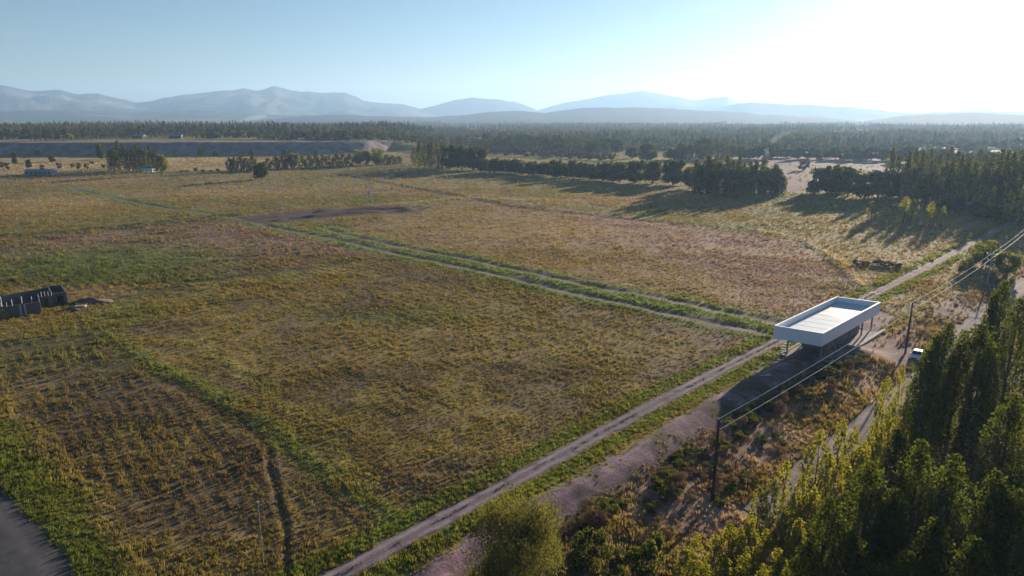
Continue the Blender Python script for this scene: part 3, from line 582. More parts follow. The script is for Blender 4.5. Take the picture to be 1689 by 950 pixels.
for u, vb, vt, w, lb in [(1066, 266, 233, 32, 'dark round tree behind the big round trees, left of the flat-topped one'), (1112, 264, 244, 36, 'flat-topped pale-edged tree behind the tallest big round tree'), (1160, 258, 223, 32, 'dome-topped dark tree rising above the far clipped hedge'), (1042, 262, 240, 22, 'small round tree behind the leftmost big round tree')]:
    far_tree('frnd', u, vb, vt, w, 'round_tree', lb)
row('fpop', [(1120, 264, 236), (1196, 262, 234)], 'hedge_tree', 'dark tree in the flat-topped hedge behind the big round trees', 'trees of the far flat hedge', 10, 1, 14, hj=.05)
row('fshr', [(796, 254, 240), (900, 260, 246), (1010, 265, 251)], 'scrub_tree', 'low mauve tree in the pale strip behind the long hedge', 'low mauve trees behind the long hedge', 22, 1, 17)
row('fpop', [(800, 248, 222), (900, 250, 226), (1000, 256, 230)], 'poplar_tree', 'poplar in the dark row behind the mauve scrub', 'poplars behind the mauve scrub', 24, 2, 13)
row('frnd', [(800, 243, 221), (900, 246, 224), (1015, 252, 228)], 'round_tree', 'round dark tree among the poplars behind the mauve scrub', 'round trees behind the mauve scrub', 16, 2, 22)
row('frnd', [(1205, 261, 240), (1330, 262, 242), (1470, 264, 243)], 'round_tree', 'round hazy tree along the back edge of the pinkish field', 'trees behind the pinkish field', 18, 1.5, 22)
row('frnd', [(1480, 270, 244), (1600, 276, 246), (1720, 280, 250)], 'round_tree', 'round hazy tree behind the right-hand poplar belt', 'round trees behind the right belt', 14, 2, 24)
for u, vb, vt, w, lb in [(1325, 281, 262, 18, 'lone thin tree on the pinkish bare field'), (1264, 271, 256, 22, 'lone dark bush on the pinkish bare field, left of the thin tree')]:
    far_tree('fshr', u, vb, vt, w, 'lone_tree', lb)
# group of poplars and broad trees at mid-left
for i, (u, vb, vt) in enumerate([(684, 273, 241), (693, 275, 233), (701, 276, 230), (708, 277, 236), (714, 277, 229), (721, 278, 234), (729, 278, 238)]):
    far_tree('fpop', u, vb, vt, 11, 'poplar_tree', 'dark slender poplar in the tall group at the far field edge, ' + place(i, 7), group='slender poplars at the far field edge')
for u, vb, vt, w in [(742, 279, 236, 30), (762, 280, 238, 28), (782, 281, 237, 30), (796, 281, 241, 22), (752, 276, 240, 22)]:
    far_tree('frnd', u, vb, vt, w, 'round_tree', 'broad dark tree right of the tall slender poplars, ' + place(sorted((742, 762, 782, 796, 752)).index(u), 5), group='broad trees beside the slender poplars')
RL = [(380, 283, 260), (387, 283, 259), (398, 282, 256), (407, 282, 260), (418, 281, 256), (443, 280, 260), (456, 280, 257), (466, 279, 256), (475, 279, 254), (499, 277, 256), (511, 277, 256), (522, 276, 254), (533, 276, 254), (544, 275, 256), (555, 275, 254), (566, 274, 253), (577, 274, 254), (638, 271, 254), (648, 271, 256), (658, 270, 258)]
for i, (u, vb, vt) in enumerate(RL): far_tree('fpop', u, vb, vt, 13.5, 'row_tree', 'small dark tree in the broken row at the far field edge, ' + place(i, len(RL)), group='small trees of the broken row')
for u, vb, vt, w, lb in [(486, 279, 250, 20, 'bushy tree standing out in the left half of the broken tree row'), (592, 273, 244, 20, 'sunlit leafy tree, left of three tall ones in the broken row'), (605, 273, 246, 18, 'sunlit leafy tree, middle of three tall ones in the broken row'), (624, 272, 242, 24, 'broadest sunlit leafy tree in the right half of the broken row')]:
    far_tree('fwil', u, vb, vt, w, 'leafy_tree', lb)
far_tree('frnd', 432, 296, 265, 25, 'lone_tree', 'lone dark round tree standing out in the field before the broken row')
PC = [(184, 281, 247), (191, 281, 240), (199, 281, 231), (207, 281, 237), (214, 282, 246), (221, 282, 244), (228, 282, 238), (236, 282, 243), (244, 282, 243), (251, 283, 240), (258, 283, 246), (188, 279, 246), (232, 280, 240)]
for i, (u, vb, vt) in enumerate(sorted(PC)): far_tree('fpop', u, vb, vt, 11, 'poplar_tree', 'dark poplar in the tight clump before the stone dike, ' + place(i, len(PC)), group='poplars of the tight clump')
far_tree('fwil', 268, 289, 251, 22, 'willow_tree', 'pale willow at the right end of the tight poplar clump')
for u, vb, vt, w, lb in [(167, 257, 229, 13, 'single upright tree standing against the stone dike'), (26, 272, 248, 9, 'thin lone tree on the dry strip at far left'), (87, 268, 254, 11, 'small round tree on the dry strip left of the poplar clump'), (48, 278, 262, 9, 'small dark tree just behind the long shed')]:
    far_tree('frnd', u, vb, vt, w, 'small_tree', lb)
for i, (u, vt) in enumerate([(62, 247), (330, 244), (356, 248), (415, 245), (470, 244), (522, 247)]):
    far_tree('frnd', u, 258, vt, 10, 'small_tree', 'small tree at the foot of the stone dike, ' + ORD[i], group='small trees along the dike foot')
for u in (4, 12, 120, 130, 143, 152, 172, 300, 310, 322, 335, 348, 360, 70, 98):
    far_tree('fshr', u, 284 if u > 200 else rng.uniform(270, 282), (278 if u > 200 else 268) + rng.uniform(-3, 3), 8, 'small_bush', 'small dark bush on the dry strip along the left far edge of the field', 'bush', 'bushes on the dry strip')

# ------------------------------------------------------------------ far-off woodland (stuff) on the plain and the terrace
def farmesh(r, kind):
    if kind == 'p': V, F = leaf_quads(poplar_pts(r, 15, 2.6, 10, 150), 2.0, r)
    else: V, F = leaf_quads(round_pts(r, 10, 5.0, 12, 170, .05), 2.4, r)
    return mesh('woodland_tree', V, F)
M_wood = mat_leaf('woodland_leaves', 0, 0, .3, (1.4, 1.3, .6), inst=True)
C_wood = source('woodland_sources', [farmesh(r_, 'p') for _ in range(4)] + [farmesh(r_, 'r') for _ in range(4)], M_wood)
def woodland():
    r = np.random.default_rng(5); X = []; K = []; HT = []
    # shelter belts: long straight rows of one kind of tree
    for i in range(330):
        v = 195 + 52 * r.uniform() ** 1.15; u = r.uniform(-150, 1850)
        if 1000 < u and v < 206: v = 206 + r.uniform() * 25
        x0, y0 = P(u, v); d = math.hypot(x0, y0); a = r.choice([.15, -.25, .1, .9, 1.2]) + r.normal() * .08; L = r.uniform(90, 420) * (d / 1500 + .4); n = int(L / (5.5 + d / 700))
        t = np.linspace(-.5, .5, n) * L; X.append(np.c_[x0 + t * math.cos(a), y0 + t * math.sin(a)] + r.normal(size=(n, 2)) * 1.5); K.append(np.full(n, r.uniform() < .38) * 1.0 + 2 * r.uniform()); HT.append(np.full(n, r.uniform(.55, 1.25)))
    n = 8000; v = 196 + 56 * r.uniform(0, 1, n) ** 1.1; u = r.uniform(-200, 1900, n); q = P(u, v).T; k = fbm(q[:, 0], q[:, 1], 240, 3, 3) > .5; X.append(q[k]); K.append((r.uniform(0, 1, k.sum()) < .3) * 1.0 + 2 * r.uniform(0, 1, k.sum())); HT.append(r.uniform(.4, 1.1, k.sum()))
    X = np.concatenate(X); K = np.concatenate(K); HT = np.concatenate(HT); x, y = X.T
    ud = x / np.maximum(y, 1) * FPX + 844.5; d = np.hypot(x, y); vv = HZ + CAM_H * FPX / np.maximum(y, 1)
    lim = np.interp(ud, [-200, 590, 660, 700, 800, 1000, 1020, 1200, 1210, 1300, 1460, 1480, 1900], [250, 250, 244, 252, 247, 247, 250, 250, 254, 257, 261, 272, 274])
    ok = (vv < lim) & (d < 5600) & (y > 500) & ((ud > 600) | (y > 868 + 50 * np.sin(x / 90))); x, y, K, d, HT = x[ok], y[ok], K[ok], d[ok], HT[ok]; n = len(x)
    pop = (K % 2) > .9; z = gz(x, y); h = HT * r.uniform(.8, 1.2, n); w = r.uniform(.7, 1.3, n)
    base = .8 * np.where((K * 7.7 % 1)[:, None] < .25, (.085, .07, .055), np.where(pop[:, None], (.045, .058, .022), (.06, .066, .03))); t = (np.sin(K * 40) * .5 + .5)[:, None]
    col = base * (1 - t * .6) + np.array((.17, .155, .05)) * t * .6; col = col * r.uniform(.6, 1.4, n)[:, None]
    gn_scatter('distant_woodland', np.c_[x, y, z], np.c_[np.zeros(n), np.zeros(n), r.uniform(0, 6.28, n)], np.c_[w, w, h], np.where(pop, r.integers(0, 4, n), r.integers(4, 8, n)), col, C_wood)
    return n
print('woodland', woodland())

# ------------------------------------------------------------------ stone-faced dike
def dike():
    L = smooth_pl(DIKE, 6); n = len(L); V = []; rows = 9; sh = np.interp(L[:, 0], [-260, -170, -130], [1, .75, .0])
    for k in range(rows + 1):
        t = k / rows; x = L[:, 0]; y = L[:, 1] - 1 + t * 36
        z = gz(x, y) + .35 + (fbm(x, y + t * 40, 3, 3, k) - .5) * 1.6 * (0 < k < rows)
        V.append(np.c_[x, y, z])
    V = np.concatenate(V); i = np.arange(rows)[:, None] * n; j = np.arange(n - 1)[None]
    F = np.stack([i + j, i + j + 1, i + n + j + 1, i + n + j], -1).reshape(-1, 4)
    link('stone_dike', mesh('stone_dike', V, F), mat_earth('dark_riprap', .35, 1.2, False, (.19, .158, .165), var=.7), kind='structure')
    C = np.c_[L[:, 0], L[:, 1] + 42]; ribbon('dike_path', C, 9, mat_earth('pale_gravel', .4, .05, False, (.34, .27, .2), var=.15), .3, step=8, wob=1, cross=3)
dike()

# ------------------------------------------------------------------ mountains and hills
def ridge(name, prof, Rt, Rf, col, amp, seed, patch=None):
    pr = np.array(prof, float); us = np.arange(pr[0, 0], pr[-1, 0] + 1, 5.0); vt = np.interp(us, pr[:, 0], pr[:, 1])
    vt = vt + (fbm(us, us * 0 + seed, 26, 4, seed) - .5) * 5 * min(1, Rt / 9000)
    a, b, c = ray(us, vt); hz_ = np.hypot(a, b); az = np.arctan2(a, b); zr = np.maximum(CAM_H + c / hz_ * Rt, 1)
    ts = np.r_[np.linspace(0, 1, 18), 1.06, 1.15, 1.3]; V = []; C = []
    for t in ts:
        R = Rf + (Rt - Rf) * t; x = R * np.sin(az); y = R * np.cos(az)
        s = t ** 1.5 if t <= 1 else 1 - (t - 1) * 1.8
        nn = fbm(x, y, 900, 5, seed); rdg = 1 - np.abs(2 * fbm(x, y, 420, 4, seed + 1) - 1)
        z = zr * s + amp * ((nn - .5) * 2 + (rdg - .7)) * zr * np.sin(min(t, 1) * math.pi) * .5 - (2 if t == 0 else 0)
        V.append(np.c_[x, y, z]); cc = np.tile(np.array(col), (len(us), 1))
        if patch is not None: cc = lerp(cc, patch, sst(.5, .62, nn) * .8)
        C.append(cc)
    n = len(us); i = np.arange(len(ts) - 1)[:, None] * n; j = np.arange(n - 1)[None]
    F = np.stack([i + j, i + j + 1, i + n + j + 1, i + n + j], -1).reshape(-1, 4)
    link(name, mesh(name, np.concatenate(V), F, np.concatenate(C), True), M_mtn, kind='structure')
M_mtn = mat_earth('mountain_slopes', .004, 30, True, rough=1)
MC = (.05, .06, .06); MP = (.2, .19, .17)
ridge('mountain_range', [(-500, 170), (-300, 150), (-150, 146), (0, 141), (50, 150), (100, 149), (130, 155), (160, 154), (200, 164), (225, 168), (250, 167), (270, 160), (320, 155), (370, 149), (400, 147), (420, 150), (450, 142), (480, 150), (500, 152), (570, 153), (600, 166), (640, 170), (665, 172), (690, 179), (730, 187), (800, 194)], 9600, 6600, MC, .75, 1, MP)
ridge('mountain_range', [(640, 195), (690, 181), (720, 174), (750, 165), (780, 160), (810, 164), (850, 167), (885, 180), (940, 192), (960, 198)], 10000, 8000, MC, .6, 2)
ridge('mountain_range', [(820, 196), (885, 182), (920, 172), (960, 165), (1000, 157), (1060, 149), (1100, 157), (1140, 164), (1160, 163), (1200, 160), (1215, 169), (1260, 178), (1400, 186), (1500, 196)], 10600, 8400, MC, .6, 3)
ridge('mountain_range', [(1100, 198), (1160, 180), (1240, 168), (1300, 172), (1350, 174), (1400, 176), (1450, 181), (1500, 186), (1600, 182), (1689, 184), (1800, 178), (2000, 182), (2200, 190)], 8300, 6800, MC, .3, 4)
ridge('foothills', [(-500, 186), (-200, 180), (0, 184), (100, 181), (220, 186), (330, 182), (400, 187), (500, 190), (620, 194), (700, 198)], 6400, 5000, MC, .3, 5, (.2, .18, .13))
ridge('hills', [(420, 199), (500, 191), (560, 189), (640, 192), (700, 193), (760, 190), (800, 185), (850, 183), (900, 186), (960, 178), (1060, 177), (1130, 181), (1200, 184), (1260, 189), (1330, 192), (1400, 198), (1500, 206), (1560, 211)], 5200, 3500, (.035, .034, .036), .15, 6)
ridge('hills', [(1330, 212), (1400, 203), (1450, 196), (1500, 190), (1600, 186), (1689, 190), (1800, 184), (1950, 188), (2200, 200)], 4700, 3300, (.045, .034, .038), .15, 7)

# ------------------------------------------------------------------ raised white building on columns
M_white = mat_simple('white_wall_panels', (.84, .83, .87), .5, .09, .35)
M_deck = mat_simple('wet_roof_membrane', (.46, .56, .62), .75, .12, .35, .01, 0, .35); M_water = mat_simple('standing_water', (.35, .38, .4), .45, .1, .5, .004, 0, .7)
M_conc = mat_simple('pale_concrete', (.45, .42, .41), .9, .2, 1.5, .02)
M_dconc = mat_simple('soffit_board', (.4, .38, .38), .8, .1, 1)  # plain grey board, a little darker than the pale concrete
M_col = mat_simple('column_concrete', (.24, .22, .22), .9, .2, 2)
def building():
    A, B, Cc, D = (P(1277, 539.3, 5.8), P(1357.2, 552.5, 5.8), P(1452, 500.8, 5.8), P(1379.6, 491.3, 5.8)); z0, z1 = 3.35, 5.8; org = (A + B + Cc + D) / 4
    g = float(gz(np.array([org[0]]), np.array([org[1]]))[0])
    root = thing('raised_building', 'long white box-shaped building on thin columns beside the gravel road, glaring flat roof', 'building', (org[0], org[1], g))
    q = [p - org for p in (A, B, Cc, D)]
    bl = lambda s, t: (q[0] * (1 - s) + q[1] * s) * (1 - t) + (q[3] * (1 - s) + q[2] * s) * t
    Wd, Ln = np.hypot(*(q[1] - q[0])), np.hypot(*(q[3] - q[0])); ms, mt = .22 / Wd, .22 / Ln
    def quadwall(p0, p1, p2, p3, zz0, zz1):
        mb = MB(); mb.prism([tuple(p) for p in (p0, p1, p2, p3)], zz0, zz1); return mb.me('wall')
    # four parapet walls, each split into cladding panels
    def side(s0, t0, s1, t1, si0, ti0, si1, ti1, n):
        w = link('wall', quadwall(bl(s0, t0), bl(s1, t1), bl(si1, ti1), bl(si0, ti0), z0, z1), M_white, root)
        o = bl(s1, t1) - bl(s0, t0); L = np.hypot(*o); o = o / L; nr = np.array([o[1], -o[0]])
        for k in range(n):
            a0 = bl(s0, t0) + o * (L * k / n + .035); a1 = bl(s0, t0) + o * (L * (k + 1) / n - .035)
            mb = MB(); mb.prism([tuple(a0 + nr * .03), tuple(a1 + nr * .03), tuple(a1 + nr * .002), tuple(a0 + nr * .002)], z0 + .04, z1 - .12)
            link('panel', mb.me('panel'), M_white, w)
        mb = MB(); c0, c1 = bl(s0, t0) + nr * .05, bl(s1, t1) + nr * .05; i0, i1 = bl(si0, ti0) - nr * .04, bl(si1, ti1) - nr * .04
        mb.prism([tuple(c0), tuple(c1), tuple(i1), tuple(i0)], z1 + .002, z1 + .07); link('coping', mb.me('coping'), M_white, w)
    side(0, 0, 1, 0, ms, mt, 1 - ms, mt, 6); side(1, 0, 1, 1, 1 - ms, mt, 1 - ms, 1 - mt, 20)
    side(1, 1, 0, 1, 1 - ms, 1 - mt, ms, 1 - mt, 6); side(0, 1, 0, 0, ms, 1 - mt, ms, mt, 20)
    mb = MB(); mb.prism([tuple(bl(s, t)) for s, t in ((ms, mt), (1 - ms, mt), (1 - ms, 1 - mt), (ms, 1 - mt))], z1 - 1.15, z1 - 1.0)
    link('roof', mb.me('roof'), M_deck, root)
    mb = MB(); mb.prism([tuple(bl(s, t)) for s, t in ((.06, .56), (.3, .58), (.6, .53), (.95, .5), (.96, .8), (.5, .86), (.06, .9))], z1 - .999, z1 - .992); link('puddle', mb.me('puddle'), M_water, root)
    mb = MB(); mb.prism([tuple(bl(s, t)) for s, t in ((ms, mt), (1 - ms, mt), (1 - ms, .13), (ms, .10))], z1 - .998, z1 - .93); link('roof_edge', mb.me('roof_edge'), M_conc, root)
    mb = MB(); mb.prism([tuple(bl(s, t)) for s, t in ((ms, mt), (1 - ms, mt), (1 - ms, 1 - mt), (ms, 1 - mt))], z0 + .02, z0 + .2); link('floor_slab', mb.me('floor_slab'), M_dconc, root)
    for k in range(1, 9):
        a0, a1 = bl(ms, mt + (1 - 2 * mt) * k / 9), bl(1 - ms, mt + (1 - 2 * mt) * k / 9); d = (a1 - a0) / np.hypot(*(a1 - a0)); nn_ = np.array([-d[1], d[0]]) * .06
        mb = MB(); mb.prism([tuple(a0 - nn_), tuple(a1 - nn_), tuple(a1 + nn_), tuple(a0 + nn_)], z1 - 1.0, z1 - .983); link('seam', mb.me('seam'), M_deck, root)
    for s in (.22, .92):
        for t in (.07, .3, .53, .76, .95):
            mb = MB(); p = bl(s, t); mb.tube([(p[0], p[1], -.3), (p[0], p[1], z0 + .02)], .16, 10); link('column', mb.me('column'), M_col, root)
    mb = MB(); mb.prism([tuple(bl(s, t)) for s, t in ((.28, .26), (.8, .26), (.8, .82), (.28, .82))], .12, z0 + .015); link('shade_fill', mb.me('shade_fill'), mat_simple('shade_fill_dark', (.2, .165, .17), .9, .25, .6), root)  # added block, sized and coloured dark to fill the shade under the box
    mb = MB(); mb.prism([tuple(bl(s, t)) for s, t in ((.15, .02), (1.12, .02), (1.12, .9), (.15, .9))], -.3, .11); link('ground_slab', mb.me('ground_slab'), mat_simple('dark_slab', (.2, .165, .17), .9, .2, 1), root)
    for (s0, t0, s1, t1) in ((1.13, .02, 1.16, .2), (1.13, .5, 1.2, 1.0), (.1, .02, .14, .45)):
        mb = MB(); mb.prism([tuple(bl(s, t)) for s, t in ((s0, t0), (s1, t0), (s1, t1), (s0, t1))], -.3, .22); link('kerb', mb.me('kerb'), M_conc, root)
    for k in range(7):                                          # stair on the near side
        mb = MB(); c = bl(.12, .1 + .012 * k); d = q[1] - q[0]; mb.box((c[0], c[1], .2 + .42 * k), (1.3, .45, .08), math.atan2(d[1], d[0])); link('stair_step', mb.me('stair_step'), M_conc, root)
    mb = MB(); c = bl(.6, 1.02); mb.tube([(c[0], c[1], 0), (c[0], c[1], 6.6)], .05, 6); link('vent_pipe', mb.me('vent_pipe'), M_white, root)
building()
# culvert headwall by the apron
mb = MB(); a = PL([(1395, 588), (1415, 590), (1432, 595), (1441, 602)])
cen = a.mean(0); gzc = float(gz(cen[:1], cen[1:])[0])
for p, q in zip(a[:-1], a[1:]):
    d = q - p; mb.box(((p[0] + q[0]) / 2 - cen[0], (p[1] + q[1]) / 2 - cen[1], .1), (np.hypot(*d) + .05, .3, .5), math.atan2(d[1], d[0]))
thing('culvert_wall', 'curved pale concrete culvert wall beside the dirt apron, left of the pickup', 'culvert', (cen[0], cen[1], gzc), me=mb.me('culvert_wall'), mat=M_conc)
x, y = P(1262, 626); mb = MB(); mb.box((0, 0, .15), (2.2, .25, .12), .1); mb.box((.2, .35, .12), (1.6, .2, .1), .4)
thing('timber_planks', 'two pale planks lying on the shaded bare earth before the raised building', 'planks', (x, y, float(gz(np.array([x]), np.array([y]))[0])), me=mb.me('timber_planks'), mat=M_conc)
x, y = P(1243, 626); mb = MB(); mb.tube([(0, 0, -.2), (0, 0, 1.1)], .06, 6); mb.box((0, 0, 1.12), (.16, .16, .05))
thing('marker_stake', 'short white stake on the bare earth left of the pale planks', 'stake', (x, y, float(gz(np.array([x]), np.array([y]))[0])), me=mb.me('marker_stake'), mat=M_white)

# ------------------------------------------------------------------ parked pickup
def pickup():
    x, y = P(1511, 594); x, y = x + .6, y + .7
    root = thing('pickup_truck', 'pale blue-grey pickup truck half hidden behind the first dark poplar', 'pickup', (x, y, float(gz(np.array([x]), np.array([y]))[0]) + .02), math.atan2(-.72, -.69))
    M_car = mat_simple('car_paint', (.55, .6, .68), .3, .04, 1, 0, 0, .5); M_gl = mat_simple('car_glass', (.02, .025, .03), .08, 0, 1, 0, 0, .5); M_tyre = mat_simple('tyre_rubber', (.02, .02, .02), .9, .1); M_rim = mat_simple('wheel_rim', (.4, .4, .42), .4, .1, 2, 0, .8)
    def shape(prof, w0, w1):                                    # side profile (x, z, taper 0..1) swept across the width
        n = len(prof); V = [(px, -(w0 + (w1 - w0) * k) / 2, pz) for px, pz, k in prof] + [(px, (w0 + (w1 - w0) * k) / 2, pz) for px, pz, k in prof]
        m = MB(); m.add(V, [list(range(n)), list(range(n, 2 * n))[::-1]] + [[i, n + i, n + (i + 1) % n, (i + 1) % n] for i in range(n)]); return m
    body = link('body', shape([(2.5, .42, 0), (2.55, .7, 0), (2.48, .95, .3), (1.25, 1.08, .2), (-.9, 1.08, .2), (-2.5, 1.05, .2), (-2.55, .6, 0), (-2.4, .42, 0)], 1.82, 1.74).me('body'), M_car, root)
    link('cabin', shape([(1.3, 1.085, 0), (.55, 1.66, 1), (-.75, 1.7, 1), (-.98, 1.085, 0)], 1.7, 1.4).me('cabin'), M_car, root)
    m = MB(); m.add([(1.235, -.74, 1.16), (1.235, .74, 1.16), (.625, .63, 1.62), (.625, -.63, 1.62)], [[0, 1, 2, 3]]); m.V = [(a + .02, b, c + .02) for a, b, c in m.V]; link('windscreen', m.me('windscreen'), M_gl, root)
    for s in (-1, 1):
        m = MB(); m.add([(1.05, s * .845, 1.15), (.5, s * .745, 1.58), (-.7, s * .735, 1.6), (-.88, s * .845, 1.15)], [[0, 1, 2, 3] if s < 0 else [3, 2, 1, 0]]); link('side_window', m.me('side_window'), M_gl, root)
        m = MB(); m.box((2.47, s * .68, .82), (.14, .34, .16)); link('headlight', m.me('headlight'), mat_simple('lamp_lens', (.8, .8, .8), .15, .02), root)
        for xx in (1.6, -1.6):
            m = MB(); m.tube([(xx, s * .72, .37), (xx, s * .95, .37)], .37, 18); w = link('wheel', m.me('wheel'), M_tyre, root)
            m = MB(); m.tube([(xx, s * .94, .37), (xx, s * .965, .37)], .22, 12); link('rim', m.me('rim'), M_rim, w)
        m = MB(); m.box((.95, s * .98, 1.2), (.12, .2, .15)); link('mirror', m.me('mirror'), M_car, root)
    m = MB(); m.box((2.5, 0, .74), (.12, .9, .2)); link('grille', m.me('grille'), M_tyre, root)
    m = MB(); m.box((2.58, 0, .5), (.14, 1.7, .18)); link('bumper', m.me('bumper'), mat_simple('bumper_plastic', (.08, .08, .085), .6, .1), root)
    m = MB(); m.box((-1.75, 0, 1.085), (1.35, 1.5, .03)); link('bed_liner', m.me('bed_liner'), M_tyre, root)
pickup()

# ------------------------------------------------------------------ power line, field posts
M_pole = mat_simple('dark_pole_wood', (.035, .028, .026), .9, .3, 3); M_gpole = mat_simple('grey_pole_concrete', (.33, .32, .33), .85, .15, 3); M_wire = mat_simple('aluminium_cable', (.4, .37, .37), .35, .05, 1, 0, .6); M_post = mat_simple('weathered_post', (.32, .29, .26), .9, .2, 4)
poles = []
def pole(u, vb, vt, rad, mat, label, arms):
    x, y = P(u, vb); g = float(gz(np.array([x]), np.array([y]))[0]); h = tall(u, vb, vt) - g
    root = thing('power_pole', label, 'power pole', (x, y, g)); m = MB(); m.tube([(0, 0, -.5), (0, 0, h * .5), (0, 0, h)], [rad, rad * .85, rad * .65], 10); link('post', m.me('post'), mat, root)
    a = math.atan2(-1, 1)
    for dz, L in arms:
        m = MB(); m.box((0, 0, h - dz), (L, .13, .14), a); ar = link('crossarm', m.me('crossarm'), mat, root)
        for s in (-.46, 0, .46):
            m = MB(); px, py = s * L * math.cos(a), s * L * math.sin(a); m.tube([(px, py, h - dz + .07), (px, py, h - dz + .3)], [.05, .07], 8); link('insulator', m.me('insulator'), M_white, ar)
    if not arms:
        for dz in (.25, 1.15):
            m = MB(); m.tube([(.05, -.05, h - dz), (.28, -.28, h - dz + .06)], .05, 6); br = link('bracket', m.me('bracket'), M_gpole, root)
    poles.append((x, y, g + h)); return root
pole(1175, 828, 690, .2, M_pole, 'nearest dark wooden power pole, on the rough ground in the lower right', [])
pole(1493, 583, 497, .2, M_pole, 'dark wooden power pole standing just left of the pickup', [])
pole(1628, 468, 417, .2, M_gpole, 'pale grey power pole with two crossarms beside the willows', [(.35, 2.4), (1.9, 1.7)])
px, py = np.array(poles[2][:2]) * 2 - np.array(poles[1][:2]); poles.append((px, py, poles[2][2] + 1))
for off, dz, rad, lb in ((-.12, .05, .025, 'upper thin pale cable running along the line of power poles'), (.3, 1.1, .036, 'lower thicker pale cable running along the line of power poles')):
    m = MB(); pts = []
    for (x0, y0, z0), (x1, y1, z1) in zip(poles[:-1], poles[1:]):
        for k in range(14):
            t = k / 14; pts.append((x0 + (x1 - x0) * t + off * .7, y0 + (y1 - y0) * t - off * .7, z0 + (z1 - z0) * t - dz - .55 * 4 * t * (1 - t)))
    m.tube(pts, rad, 5); o = link('power_cable', m.me('power_cable'), M_wire); o['label'] = lb; o['category'] = 'power cable'; o['group'] = 'cables of the power line'
far_pole = [(1647, 405, 388), (1518 + 130, 402, 380)][:1]
PT = [(435, 935, 825, 'slim pale post in the weedy lower left field beside the narrow rut'), (757, 786, 700, 'slim post in the middle field near the edge of the gravel road, nearest of three'), (963, 686, 617, 'slim dark post beside the gravel road in front of the raised building'), (1218, 531, 484, 'slim pale post between the two wheel tracks left of the raised building'),
      (1306, 522, 476, 'thin post just behind the left corner of the raised building'), (1396, 482, 447, 'thin post beyond the raised building where the double track meets the road'), (1328, 413, 384, 'thin post at the bend of the double track'), (1241, 388, 358, 'thin post at the left end of the bending double track'), (1023, 440, 410, 'thin post in the reddish field above the wheel tracks'), (903, 461, 432, 'thin post on the bank between the wheel tracks'),
      (381, 347, 326, 'thin post where the wheel track meets the dark soil patch'), (463, 346, 321, 'thin post behind the dark soil patch'), (735, 339, 313, 'thin post in the far field right of the two-legged pole'), (882, 297, 282, 'thin post at the shaded foot of the long hedge, right one'), (833, 293, 272, 'thin post at the shaded foot of the long hedge, left one'), (482, 372, 350, 'thin post on the green strip left of the dark soil patch'), (540, 378, 346, 'thin post at the near edge of the dark soil patch'), (1043, 345, 322, 'thin post far out in the field before the big round trees'), (960, 362, 338, 'thin post far out in the middle of the field')]
for u, vb, vt, lb in PT:
    x, y = P(u, vb); g = float(gz(np.array([x]), np.array([y]))[0]); h = tall(u, vb, vt); m = MB(); rd = .05 + y / 5200
    m.tube([(0, 0, -.3), (0.02, 0, h * .5), (.05, 0, h)], [rd, rd * .9, rd * .75], 7); m.box((.05, 0, h + .02), (rd * 3, rd * 3, .06)); m.tube([(.05, 0, h - .4), (.4, .1, h - .3)], rd * .5, 5)
    thing('field_post', lb, 'post', (x, y, g), 0, 'slim posts in the fields', m.me('field_post'), M_post)
x, y = P(610, 343); h = tall(610, 343, 306); root = thing('transformer_stand', 'two-legged grey transformer pole at the back of the dark soil patch', 'transformer pole', (x, y, float(gz(np.array([x]), np.array([y]))[0])))
for s in (-1, 1):
    m = MB(); m.tube([(s * .95, 0, -.3), (s * .95, 0, h)], [.2, .15], 8); link('leg', m.me('leg'), M_gpole, root)
for zz in (h * .97, h * .62):
    m = MB(); m.box((0, 0, zz), (3.2, .2, .22)); link('crossarm', m.me('crossarm'), M_gpole, root)
m = MB(); m.tube([(0, 0, h * .64), (0, 0, h * .64 + 1.2)], .5, 12); m.tube([(.25, 0, h * .64 + 1.2), (.25, 0, h * .64 + 1.5)], .08, 6); link('transformer', m.me('transformer'), M_gpole, root)

